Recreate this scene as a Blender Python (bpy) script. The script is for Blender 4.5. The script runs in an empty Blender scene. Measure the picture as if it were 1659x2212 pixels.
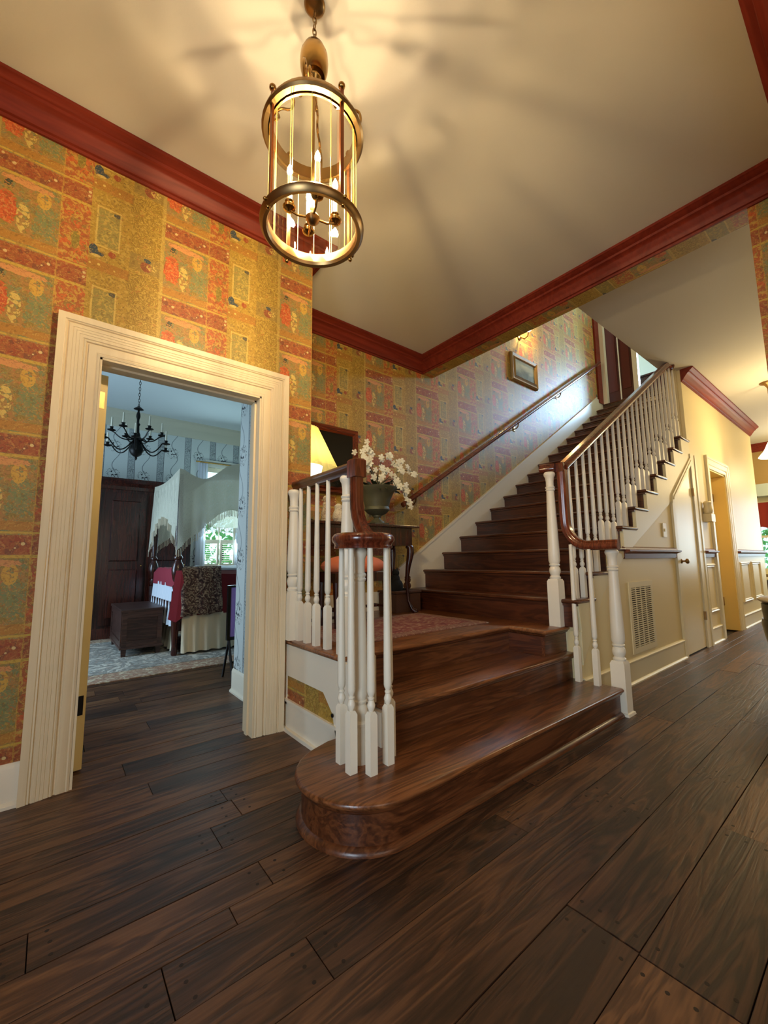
import bpy, bmesh, math, random
from mathutils import Vector, Matrix
from math import sin, cos, pi, radians as R
random.seed(7)
sc = bpy.context.scene
COL = sc.collection
# ------------------------------------------------------------------ camera
F = 885.15
yaw, pitch, roll = R(51.2036), R(6.6425), R(-.651)
fw = Vector((cos(pitch)*cos(yaw), cos(pitch)*sin(yaw), sin(pitch)))
rt = Vector((sin(yaw), -cos(yaw), 0)); up = rt.cross(fw)
rt2 = cos(roll)*rt + sin(roll)*up; up2 = -sin(roll)*rt + cos(roll)*up
cd = bpy.data.cameras.new('camera'); cam = bpy.data.objects.new('camera', cd); COL.objects.link(cam)
cam.matrix_world = Matrix(((rt2.x, up2.x, -fw.x, 0), (rt2.y, up2.y, -fw.y, 0), (rt2.z, up2.z, -fw.z, 1.10), (0, 0, 0, 1)))
cd.sensor_width = 36; cd.sensor_fit = 'AUTO'; cd.lens = F/2212*36; cd.clip_start = .02; cd.clip_end = 200
sc.camera = cam
# ------------------------------------------------------------------ world, lights, exposure
w = bpy.data.worlds.new('world'); sc.world = w; w.use_nodes = True
w.node_tree.nodes['Background'].inputs[0].default_value = (.62, .92, 1, 1)
w.node_tree.nodes['Background'].inputs[1].default_value = 2.2
vs = sc.view_settings; vs.view_transform = 'Standard'; vs.look = 'None'; vs.gamma = 1; vs.exposure = .22; vs.use_curve_mapping = False
def light(name, kind, loc, energy, col, size=.3, size_y=None, look=None, spot=None, blend=.5):
    l = bpy.data.lights.new(name, kind); l.energy = energy; l.color = col
    if kind == 'AREA':
        l.size = size
        if size_y: l.shape = 'RECTANGLE'; l.size_y = size_y
    else: l.shadow_soft_size = size
    if kind == 'SPOT': l.spot_size = spot; l.spot_blend = blend
    o = bpy.data.objects.new(name, l); COL.objects.link(o); o.location = loc
    if look: o.rotation_euler = (Vector(look)-Vector(loc)).to_track_quat('-Z', 'Y').to_euler()
    return o
WARM = (1, .74, .36); COOL = (.55, .78, 1)
light('front_door_daylight', 'AREA', (-2.4, -.9, 1.5), 27, (.70, .85, 1), 1.1, 2.0, (2.3, 1.5, .9)).data.spread = R(95)
light('front_fill', 'AREA', (.3, -2.6, 1.6), 15, (1, .9, .8), 1.6, 1.8, (1.5, 1.5, .9))  # added fill from behind the camera, no window is modelled here
light('bedroom_daylight', 'AREA', (-1.6, 5.6, 1.7), 75, (.55, .78, 1), 1.4, 1.8, (1.5, 5.6, 1.3))
light('bedroom_window_daylight', 'AREA', (2.35, 7.55, 1.9), 30, (.6, .88, 1), 1.0, 1.6, (1.6, 4, 1.2))
light('upstairs_window_daylight', 'AREA', (10.3, 1.95, 5.15), 330, (.42, .68, 1), .8, .5, (5.6, 3.45, 3.7))
light('upstairs_hall_daylight', 'POINT', (9.6, 4.6, 5.6), 60, (.8, .95, 1), .4)
light('kitchen_lamp', 'POINT', (10.9, .5, 2.7), 65, (1, .8, .45), .12)
light('hall_lamp', 'POINT', (7.4, .45, 2.8), 50, (1, .79, .42), .12)
light('kitchen_window_daylight', 'AREA', (11.7, .5, 1.6), 40, (.75, .92, 1), 1.4, 1.4, (6, .8, .5))
light('parlour_fill', 'POINT', (5.2, -1.8, 2.2), 16, (1, .8, .48), .2)  # added warm fill in the unseen side room, no lamp fitting there

# ------------------------------------------------------------------ node helpers
def srgb(r, g, b):
    f = lambda c: (c/255/12.92) if c/255 <= .04045 else ((c/255+.055)/1.055)**2.4
    return (f(r), f(g), f(b), 1)
class V:
    nt = None
    def __init__(s, sock): s.s = sock
    @staticmethod
    def m(op, *a):
        n = V.nt.nodes.new('ShaderNodeMath'); n.operation = op
        for i, x in enumerate(a):
            if isinstance(x, V): V.nt.links.new(x.s, n.inputs[i])
            else: n.inputs[i].default_value = x
        return V(n.outputs[0])
    def __add__(s, o): return V.m('ADD', s, o)
    def __radd__(s, o): return V.m('ADD', o, s)
    def __sub__(s, o): return V.m('SUBTRACT', s, o)
    def __rsub__(s, o): return V.m('SUBTRACT', o, s)
    def __mul__(s, o): return V.m('MULTIPLY', s, o)
    def __rmul__(s, o): return V.m('MULTIPLY', o, s)
    def __truediv__(s, o): return V.m('DIVIDE', s, o)
    def gt(s, o): return V.m('GREATER_THAN', s, o)
    def lt(s, o): return V.m('LESS_THAN', s, o)
    def fr(s): return V.m('FRACT', s)
    def ab(s): return V.m('ABSOLUTE', s)
    def sin(s): return V.m('SINE', s)
    def btw(s, a, b): return s.gt(a)*s.lt(b)
def newmat(name):
    m = bpy.data.materials.new(name); m.use_nodes = True
    V.nt = m.node_tree
    return m, m.node_tree, m.node_tree.nodes['Principled BSDF']
def pos():
    g = V.nt.nodes.new('ShaderNodeNewGeometry'); s = V.nt.nodes.new('ShaderNodeSeparateXYZ')
    V.nt.links.new(g.outputs['Position'], s.inputs[0]); return [V(s.outputs[i]) for i in range(3)], g.outputs['Position']
def comb(x, y, z=0.):
    n = V.nt.nodes.new('ShaderNodeCombineXYZ')
    for i, a in enumerate((x, y, z)):
        if isinstance(a, V): V.nt.links.new(a.s, n.inputs[i])
        else: n.inputs[i].default_value = a
    return n.outputs[0]
def noise(vec, scale, detail=3, dist=0., rough=.55):
    n = V.nt.nodes.new('ShaderNodeTexNoise'); n.inputs['Scale'].default_value = scale; n.inputs['Detail'].default_value = detail
    n.inputs['Distortion'].default_value = dist; n.inputs['Roughness'].default_value = rough
    if vec is not None: V.nt.links.new(vec, n.inputs['Vector'])
    return V(n.outputs['Fac'])
def vor(vec, scale, feat='F1'):
    n = V.nt.nodes.new('ShaderNodeTexVoronoi'); n.feature = feat; n.inputs['Scale'].default_value = scale
    V.nt.links.new(vec, n.inputs['Vector']); return V(n.outputs['Distance'])
def mix(a, b, f):
    n = V.nt.nodes.new('ShaderNodeMix'); n.data_type = 'RGBA'
    if isinstance(f, V): V.nt.links.new(f.s, n.inputs[0])
    else: n.inputs[0].default_value = f
    for i, c in ((6, a), (7, b)):
        if isinstance(c, tuple): n.inputs[i].default_value = c
        else: V.nt.links.new(c, n.inputs[i])
    return n.outputs[2]
def ramp(v, stops):
    n = V.nt.nodes.new('ShaderNodeValToRGB'); V.nt.links.new(v.s, n.inputs[0]); e = n.color_ramp.elements
    while len(e) < len(stops): e.new(.5)
    for i, (p, c) in enumerate(stops): e[i].position = p; e[i].color = c
    return n.outputs[0]
def bump(b, v, strength=.2, dist=.01):
    n = V.nt.nodes.new('ShaderNodeBump'); n.inputs['Strength'].default_value = strength; n.inputs['Distance'].default_value = dist
    V.nt.links.new(v.s, n.inputs['Height']); V.nt.links.new(n.outputs[0], b.inputs['Normal'])
def base(b, c):
    if isinstance(c, tuple): b.inputs['Base Color'].default_value = c
    else: V.nt.links.new(c, b.inputs['Base Color'])
def plain(name, col, rough=.5, metal=0., bm=0., bs=30, var=.0, emit=None, es=0, sheen=0):
    m, nt, b = newmat(name)
    p, P = pos()
    if var:
        n = noise(P, 4, 4); base(b, mix(tuple(c*(1-var) for c in col[:3])+(1,), tuple(min(1, c*(1+var)) for c in col[:3])+(1,), n))
    else: base(b, col)
    b.inputs['Roughness'].default_value = rough; b.inputs['Metallic'].default_value = metal
    if bm: bump(b, noise(P, bs, 4), bm, .004)
    if emit: b.inputs['Emission Color'].default_value = emit; b.inputs['Emission Strength'].default_value = es
    if sheen: b.inputs['Sheen Weight'].default_value = sheen
    return m
def wood(name, dark, mid, light_, axis=0, rough=.35, scale=1., rnd=.35, bstr=.25, use_obj=True, coat=0.):
    m, nt, b = newmat(name)
    tc = nt.nodes.new('ShaderNodeTexCoord'); oi = nt.nodes.new('ShaderNodeObjectInfo')
    mp = nt.nodes.new('ShaderNodeMapping')
    if use_obj: nt.links.new(tc.outputs['Object'], mp.inputs[0])
    else: p, P = pos(); nt.links.new(P, mp.inputs[0])
    s = [11*scale]*3; s[axis] = 1.15*scale; mp.inputs['Scale'].default_value = s
    rv = V(oi.outputs['Random'])
    nt.links.new(comb(rv*37., rv*53., rv*71.), mp.inputs['Location'])
    a = noise(mp.outputs[0], 1, 3, 1.6)
    rings = V.m('SINE', a*26.)*.5+.5
    mp2 = nt.nodes.new('ShaderNodeMapping'); nt.links.new(mp.outputs[0], mp2.inputs[0])
    s2 = [9.]*3; s2[axis] = 1.6; mp2.inputs['Scale'].default_value = s2
    g = noise(mp2.outputs[0], 1, 5)
    patch = noise(mp.outputs[0], .35, 2)
    t = rings*.28+g*.5+patch*.45-.15+(rv-.5)*rnd
    base(b, ramp(t, [(.22, dark), (.5, mid), (.82, light_)]))
    b.inputs['Roughness'].default_value = rough
    if coat: b.inputs['Coat Weight'].default_value = coat; b.inputs['Coat Roughness'].default_value = .15
    bump(b, g*.6+rings*.4, bstr, .003)
    return m

# ------------------------------------------------------------------ materials
def wallpaper(name, axis, u0, vaxis=2):
    m, nt, b = newmat(name)
    p, P = pos(); a = p[axis]
    wob = (noise(P, 30, 2)-.5)*.006
    u = ((a+wob-u0)/.762).fr(); v = ((p[vaxis]+wob-2.73)/.49).fr()
    U = u*.762; Z = v*.49
    q = comb(U, Z, 0.)
    n1 = noise(q, 14, 4, .6); n2 = noise(q, 38, 3, 1.2); n3 = noise(q, 75, 2, .5); vo = vor(q, 60)
    def ell(cx, cy, rx, ry, k=.5):
        d = V.m('POWER', ((U-cx)/rx).ab(), 2.)+V.m('POWER', ((Z-cy)/ry).ab(), 2.)
        return (d+(n2-.5)*k*2.4).lt(1.)
    gold = srgb(172, 146, 66); cream = srgb(222, 200, 122); rust = srgb(176, 96, 58); coral = srgb(214, 104, 58)
    teal = srgb(112, 142, 108); olive = srgb(150, 138, 66); tan = srgb(186, 138, 66); blue = srgb(62, 84, 104); red = srgb(160, 72, 48)
    # column A: green patch with coral fruit and a pale bunch
    A = mix(srgb(180, 138, 84), srgb(124, 140, 96), V.m('MAXIMUM', 0., (n1-.42)*2.6))
    A = mix(A, olive, n2.gt(.55)*.7); A = mix(A, srgb(120, 150, 118), (noise(q, 30, 3, 1.5)).gt(.58)*.75); A = mix(A, srgb(196, 120, 84), (noise(q, 19, 2, 1.)).gt(.62)*.6); A = mix(A, srgb(206, 178, 104), n3.gt(.63)*.6)
    A = mix(A, mix(coral, srgb(196, 92, 56), n2.gt(.5)), ell(.045, .17, .045, .085, .9)); A = mix(A, srgb(226, 150, 96), ell(.045, .17, .035, .07, 1.)*n3.gt(.55)); A = mix(A, cream, ell(.112, .14, .026, .08)*vo.lt(.62))
    A = mix(A, srgb(120, 148, 112), ell(.2, .17, .05, .1, 1.4)*n3.lt(.56)*.7)
    A = mix(A, srgb(214, 176, 84), ell(.19, .28, .03, .05)*n2.gt(.42)); A = mix(A, srgb(52, 78, 70), ell(.05, .3, .02, .03, 1.)*n2.gt(.5))
    A = mix(A, srgb(220, 160, 110), ell(.13, .335, .1, .02, 1.))
    A = mix(A, tan, Z.btw(0., .045))
    # column B: rust ground, gold and coral flowers
    B = mix(srgb(186, 112, 64), rust, (n1-.35)*3.); B = mix(B, srgb(206, 170, 84), n2.gt(.53)*.9); B = mix(B, coral, (noise(q, 24, 2, .8)).gt(.6)*.8); B = mix(B, srgb(132, 130, 74), (noise(q, 27, 2, .9)).lt(.38)*.6)
    B = mix(B, olive, ell(.33, .13, .02, .05, 1.))
    AB = mix(A, B, U.gt(.257))
    strip = mix(srgb(162, 88, 60), srgb(178, 112, 64), n1); strip = mix(strip, red, n2.gt(.55)*.7); strip = mix(strip, srgb(196, 128, 84), noise(q, 26, 2, 1.2).gt(.6)*.7); strip = mix(strip, srgb(112, 70, 62), noise(q, 21, 2, 1.).lt(.4)*.6); strip = mix(strip, srgb(226, 208, 160), vor(q, 22).lt(.18))
    AB = mix(AB, strip, Z.gt(.375)*Z.lt(.468))
    AB = mix(AB, srgb(208, 180, 84), Z.btw(.358, .372)+Z.btw(.475, .485)+U.btw(.257, .262)*.5)
    # column C: gold frame with panel and a blue bird above
    C = mix(srgb(176, 146, 58), srgb(190, 160, 74), n1); C = mix(C, srgb(206, 180, 96), n2.gt(.55)*.7); C = mix(C, srgb(150, 128, 60), n3.gt(.6)*.5)
    fx = (U-.475).ab(); fy = (Z-.27).ab()
    inner = fx.lt(.05)*fy.lt(.11)
    C = mix(C, srgb(160, 150, 88), inner); C = mix(C, srgb(196, 176, 96), inner*n2.gt(.55))
    C = mix(C, srgb(84, 88, 84), ell(.515, .37, .022, .012))
    line = ((fx-.055).ab().lt(.004)*fy.lt(.125)+(fy-.12).ab().lt(.004)*fx.lt(.057)); C = mix(C, cream, line*.8)
    C = mix(C, srgb(180, 132, 58), Z.btw(0., .06)); C = mix(C, cream, Z.btw(0.005, .055)*vor(q, 26).lt(.18))
    C = mix(C, blue, ell(.412, .115, .021, .034, .3)); C = mix(C, blue, ell(.44, .1, .022, .012, .3)); C = mix(C, cream, ell(.425, .085, .022, .009, .6))
    C = mix(C, srgb(168, 84, 52), ell(.5, .12, .018, .018, .6))
    # column D: gold brocade with a fruit patch
    sw = (V.m('SINE', n2*34.)).gt(.35)
    sw = (V.m('SINE', noise(q, 16, 2, 1.6)*42.)).gt(.3); D = mix(srgb(158, 130, 50), srgb(206, 180, 92), sw*.7); D = mix(D, cream, vor(q, 34).lt(.16)*.6)
    D = mix(D, srgb(160, 138, 74), Z.btw(.085, .19)); D = mix(D, srgb(150, 86, 60), ell(.67, .125, .03, .03)); D = mix(D, blue, ell(.675, .165, .02, .012, .6)); D = mix(D, cream, ell(.7, .13, .03, .02, 1.)*n3.gt(.5))
    D = mix(D, cream, U.gt(.742)*.35)
    CD = mix(C, D, U.gt(.585))
    col = mix(AB, CD, U.gt(.39))
    col = mix(col, srgb(96, 70, 40), V.m('MAXIMUM', 0., (n3-.55)*1.8))
    n4 = noise(q, 52, 2, 2.); n5 = noise(q, 33, 3, 1.8)
    col = mix(col, srgb(214, 184, 104), n4.gt(.60)*.45); col = mix(col, srgb(120, 84, 44), n5.lt(.40)*.4); col = mix(col, srgb(196, 112, 70), n5.gt(.63)*.35)
    mu = nt.nodes.new('ShaderNodeMix'); mu.data_type = 'RGBA'; mu.blend_type = 'MULTIPLY'; mu.inputs[0].default_value = 1.; nt.links.new(col, mu.inputs[6]); mu.inputs[7].default_value = (.86, .76, .57, 1); col = mu.outputs[2]
    base(b, col); b.inputs['Roughness'].default_value = .52; bump(b, n2, .08, .002)
    return m
M = {}
M['wp_x'] = wallpaper('wallpaper_patchwork', 0, .415)
M['wp_back'] = wallpaper('wallpaper_patchwork_back', 0, 1.788)
M['wp_y'] = wallpaper('wallpaper_patchwork_side', 1, .1)
M['wp_s'] = wallpaper('wallpaper_patchwork_soffit', 1, .1, 0)
def bedpaper(name, axis):
    m, nt, b = newmat(name)
    p, P = pos(); a = p[axis]
    U = (a/.42).fr()*.42; Z = (p[2]/.46).fr()*.46; q = comb(U, Z, 0.); n2 = noise(q, 60, 3, 1.)
    g = srgb(196, 204, 200); d = srgb(34, 38, 44); gr = srgb(128, 136, 138)
    c = mix(g, srgb(206, 212, 208), n2)
    c = mix(c, gr, U.btw(0., .1)*(.45+n2.gt(.5)*.45)); c = mix(c, d, (U.ab().lt(.004)+(U-.1).ab().lt(.004))*.8)
    cx = V.m('SINE', Z*(2*pi/.46))*.05+.26
    c = mix(c, gr, (U-cx).ab().lt(.006))
    d1 = V.m('SQRT', V.m('POWER', (U-.23).ab(), 2.)+V.m('POWER', (Z-.2).ab(), 2.))
    c = mix(c, d, d1.lt(.055)*vor(q, 40).lt(.42)); c = mix(c, d, d1.btw(.055, .1)*n2.gt(.58))
    d2 = V.m('SQRT', V.m('POWER', (U-.05).ab(), 2.)+V.m('POWER', (Z-.3).ab(), 2.)); c = mix(c, d, d2.lt(.04)*n2.gt(.52))
    base(b, c); b.inputs['Roughness'].default_value = .7
    return m
M['bp_x'] = bedpaper('bedroom_wallpaper', 0); M['bp_y'] = bedpaper('bedroom_wallpaper_side', 1)
M['ceiling'] = plain('ceiling_paint', srgb(212, 204, 186), .75, bm=.12, bs=60)
M['white'] = plain('white_paint', srgb(236, 226, 204), .38, bm=.04, bs=12)
M['casing'] = wood('streaky_cream_paint', srgb(225, 204, 166), srgb(229, 209, 172), srgb(232, 214, 178), 2, .45, .6, .0, .0, use_obj=False)
M['cream'] = plain('cream_wall_paint', srgb(226, 206, 154), .5, bm=.1, bs=40)
M['creamtrim'] = plain('cream_trim_paint', srgb(224, 208, 164), .4)
M['yellow'] = plain('lamplit_yellow_paint', srgb(232, 200, 110), .5)  # yellow lamp light inside the doorway put into the paint colour
M['red'] = wood('red_brown_crown_paint', srgb(108, 34, 20), srgb(122, 42, 26), srgb(134, 50, 31), 0, .5, .5, .0, .08, use_obj=False)
M['red'].node_tree.nodes['Principled BSDF'].inputs['Specular IOR Level'].default_value = .25
M['rail'] = wood('mahogany_rail', srgb(74, 30, 16), srgb(104, 46, 26), srgb(140, 68, 38), 2, .2, 1.4, .15, .08, use_obj=False, coat=.4)
M['railx'] = wood('mahogany_rail_long', srgb(74, 30, 16), srgb(104, 46, 26), srgb(140, 68, 38), 0, .2, 1.4, .15, .08, use_obj=False, coat=.4)
M['tread'] = wood('oak_tread_x', srgb(78, 42, 20), srgb(124, 74, 40), srgb(164, 104, 60), 0, .3, 1.0, .15, .15, coat=.25)
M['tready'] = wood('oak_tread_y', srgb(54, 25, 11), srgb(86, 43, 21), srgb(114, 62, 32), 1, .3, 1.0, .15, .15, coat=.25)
M['riser'] = wood('oak_riser_x', srgb(60, 30, 14), srgb(94, 51, 26), srgb(126, 74, 40), 0, .34, 1.0, .12, .15, coat=.2)
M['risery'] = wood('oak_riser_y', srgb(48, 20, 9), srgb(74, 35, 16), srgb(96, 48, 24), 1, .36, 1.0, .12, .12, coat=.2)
M['plank'] = wood('worn_floor_plank', srgb(44, 27, 16), srgb(80, 51, 32), srgb(120, 82, 52), 0, .42, 1.0, .45, .45)
M['sub'] = plain('dark_floor_gap', srgb(26, 16, 10), .8)
M['peg'] = plain('dark_wood_peg', srgb(34, 20, 12), .6)
M['darkwood'] = wood('dark_mahogany', srgb(30, 10, 7), srgb(56, 22, 15), srgb(80, 34, 22), 2, .25, 1., .1, .1, use_obj=False, coat=.3)
M['chestwood'] = wood('dark_chest_wood', srgb(40, 24, 20), srgb(66, 42, 36), srgb(92, 62, 52), 0, .4, 1., .1, .2, use_obj=False)
M['brass'] = plain('antique_brass', srgb(178, 140, 78), .22, 1., bm=.03)
M['brassdark'] = plain('dark_aged_brass', srgb(158, 126, 82), .34, 1., var=.2)
M['iron'] = plain('black_iron', srgb(26, 24, 23), .45, .6)
M['black'] = plain('black_gloss', srgb(14, 12, 12), .2)
M['candle'] = plain('ivory_candle', srgb(226, 222, 200), .5)
M['bulb'] = plain('lit_bulb', (1, .8, .5, 1), .4, emit=(1, .76, .45, 1), es=2150)
M['globe'] = plain('lit_glass_shade', (1, .9, .7, 1), .4, emit=(1, .82, .5, 1), es=9)
def glassmat(name, tint, gl=.12, rough=.02):
    m, nt, b = newmat(name); out = nt.nodes['Material Output']; nt.nodes.remove(b)
    t = nt.nodes.new('ShaderNodeBsdfTransparent'); t.inputs[0].default_value = tint
    g = nt.nodes.new('ShaderNodeBsdfGlossy'); g.inputs['Roughness'].default_value = rough
    ms = nt.nodes.new('ShaderNodeMixShader'); lw = nt.nodes.new('ShaderNodeLayerWeight'); lw.inputs[0].default_value = gl
    nt.links.new(lw.outputs['Facing'], ms.inputs[0]); nt.links.new(t.outputs[0], ms.inputs[1]); nt.links.new(g.outputs[0], ms.inputs[2]); nt.links.new(ms.outputs[0], out.inputs[0])
    return m
M['glass'] = glassmat('clear_glass', (.98, .96, .84, 1), .12)
M['pane'] = glassmat('window_glass', (.95, .98, 1, 1), .1)
def translucent(name, col, amt=.5, rough=.9, holes=0):
    m, nt, b = newmat(name); out = nt.nodes['Material Output']; base(b, col); b.inputs['Roughness'].default_value = rough
    t = nt.nodes.new('ShaderNodeBsdfTranslucent'); t.inputs[0].default_value = col
    ms = nt.nodes.new('ShaderNodeMixShader'); ms.inputs[0].default_value = amt
    nt.links.new(b.outputs[0], ms.inputs[1]); nt.links.new(t.outputs[0], ms.inputs[2]); nt.links.new(ms.outputs[0], out.inputs[0])
    if holes:
        p, P = pos(); h = V.m('SINE', p[0]*holes)*V.m('SINE', (p[2]+p[1]*.5)*holes)
        tr = nt.nodes.new('ShaderNodeBsdfTransparent'); m2 = nt.nodes.new('ShaderNodeMixShader')
        nt.links.new((h.gt(.62)*.85).s, m2.inputs[0]); nt.links.new(ms.outputs[0], m2.inputs[1]); nt.links.new(tr.outputs[0], m2.inputs[2]); nt.links.new(m2.outputs[0], out.inputs[0])
    return m
M['bevelglow'] = translucent('bevel_glow_tint', (.62, .55, .26, 1), .6, .2)  # yellow colour stands in for bulb glow caught in the clear bevels
M['shade'] = translucent('cream_lamp_shade', srgb(246, 228, 150), .6)
M['canopy'] = translucent('netted_cream_cotton', srgb(222, 218, 198), .28, holes=420)
M['curtain'] = translucent('sheer_white_curtain', srgb(214, 218, 232), .5)
M['skirt'] = plain('cream_cotton', srgb(226, 214, 188), .9)
M['sheet'] = plain('white_cotton_sheet', srgb(224, 230, 240), .9)
M['burgundy'] = plain('burgundy_quilt', srgb(120, 24, 32), .85, bm=.3, bs=40, sheen=.2)
M['pinkred'] = plain('rose_red_quilt', srgb(150, 44, 60), .85, bm=.3, bs=60)
M['coral'] = plain('coral_upholstery', srgb(222, 118, 72), .8, bm=.3, bs=30, var=.2)
M['petal'] = translucent('white_petal', srgb(246, 240, 212), .25, .6)
M['leaf'] = plain('dull_green_leaf', srgb(58, 66, 34), .6, var=.3)
M['stem'] = plain('dark_stem', srgb(62, 58, 34), .6)
M['urn'] = plain('verdigris_metal', srgb(86, 84, 62), .5, .3, bm=.4, bs=25, var=.3)
M['porc'] = plain('painted_porcelain', srgb(226, 214, 190), .2)
M['mural'] = plain('purple_canvas', srgb(150, 126, 206), .7, var=.45)
M['foliage'] = plain('garden_leaf', srgb(110, 170, 90), .6, var=.3)
M['valance'] = plain('red_valance_cloth', srgb(140, 40, 24), .9, bm=.3, bs=50)
M['grilledark'] = plain('grille_dark', srgb(60, 46, 30), .8)
M['basket'] = plain('brown_wicker', srgb(70, 40, 20), .8, bm=.9, bs=90, var=.4)
M['teddy'] = plain('brown_plush', srgb(96, 56, 28), 1., bm=.6, bs=120)
M['fur'] = plain('black_plush', srgb(12, 11, 11), .9, bm=.5, bs=120)
M['mirror'] = plain('mirror_glass', (.9, .92, .95, 1), .03, 1.)
M['plastic'] = plain('cream_plastic', srgb(226, 208, 160), .4)
M['blueboard'] = plain('pale_blue_panel', srgb(196, 206, 196), .6)
def rugmat(name, cols, sc_, border=None):
    m, nt, b = newmat(name); p, P = pos(); n = noise(P, sc_, 4, 2.5); v2 = vor(P, sc_*2.2); n2 = noise(P, sc_*5, 3, 1)
    c = ramp(n, [(.3, cols[0]), (.48, cols[1]), (.6, cols[2])]); c = mix(c, cols[3], v2.lt(.22)*.7); c = mix(c, cols[1], n2.gt(.6)*.5)
    base(b, c); b.inputs['Roughness'].default_value = .95; bump(b, n2, .5, .004); return m
M['rug1'] = rugmat('faded_rose_rug', [srgb(120, 50, 42), srgb(150, 82, 66), srgb(176, 130, 100), srgb(190, 160, 130)], 9)
M['rug1b'] = rugmat('rug_border', [srgb(160, 124, 96), srgb(140, 88, 70), srgb(176, 140, 110), srgb(120, 56, 48)], 20)
M['rug2'] = rugmat('pale_bedroom_rug', [srgb(190, 190, 182), srgb(120, 116, 108), srgb(206, 200, 186), srgb(170, 150, 136)], 5)
M['rug2b'] = rugmat('bedroom_rug_border', [srgb(190, 160, 128), srgb(150, 110, 90), srgb(206, 190, 160), srgb(120, 110, 90)], 8)
M['tapestry'] = rugmat('floral_tapestry', [srgb(22, 18, 22), srgb(84, 60, 56), srgb(170, 152, 130), srgb(104, 34, 44)], 17)
def artmat():
    m, nt, b = newmat('misty_engraving'); p, P = pos(); n = noise(P, 5, 5, 1.)
    h = (p[2]-4.05)*3.+n; base(b, ramp(h, [(.15, srgb(74, 82, 86)), (.4, srgb(104, 110, 110)), (.62, srgb(146, 150, 140)), (.9, srgb(168, 168, 150))])); b.inputs['Roughness'].default_value = .2; return m
M['art'] = artmat()
M['gilt'] = plain('worn_gilt_frame', srgb(172, 142, 98), .45, .3, bm=.7, bs=90, var=.3)
M['darkart'] = plain('dark_glazed_picture', srgb(18, 16, 14), .08, var=.6)

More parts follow.
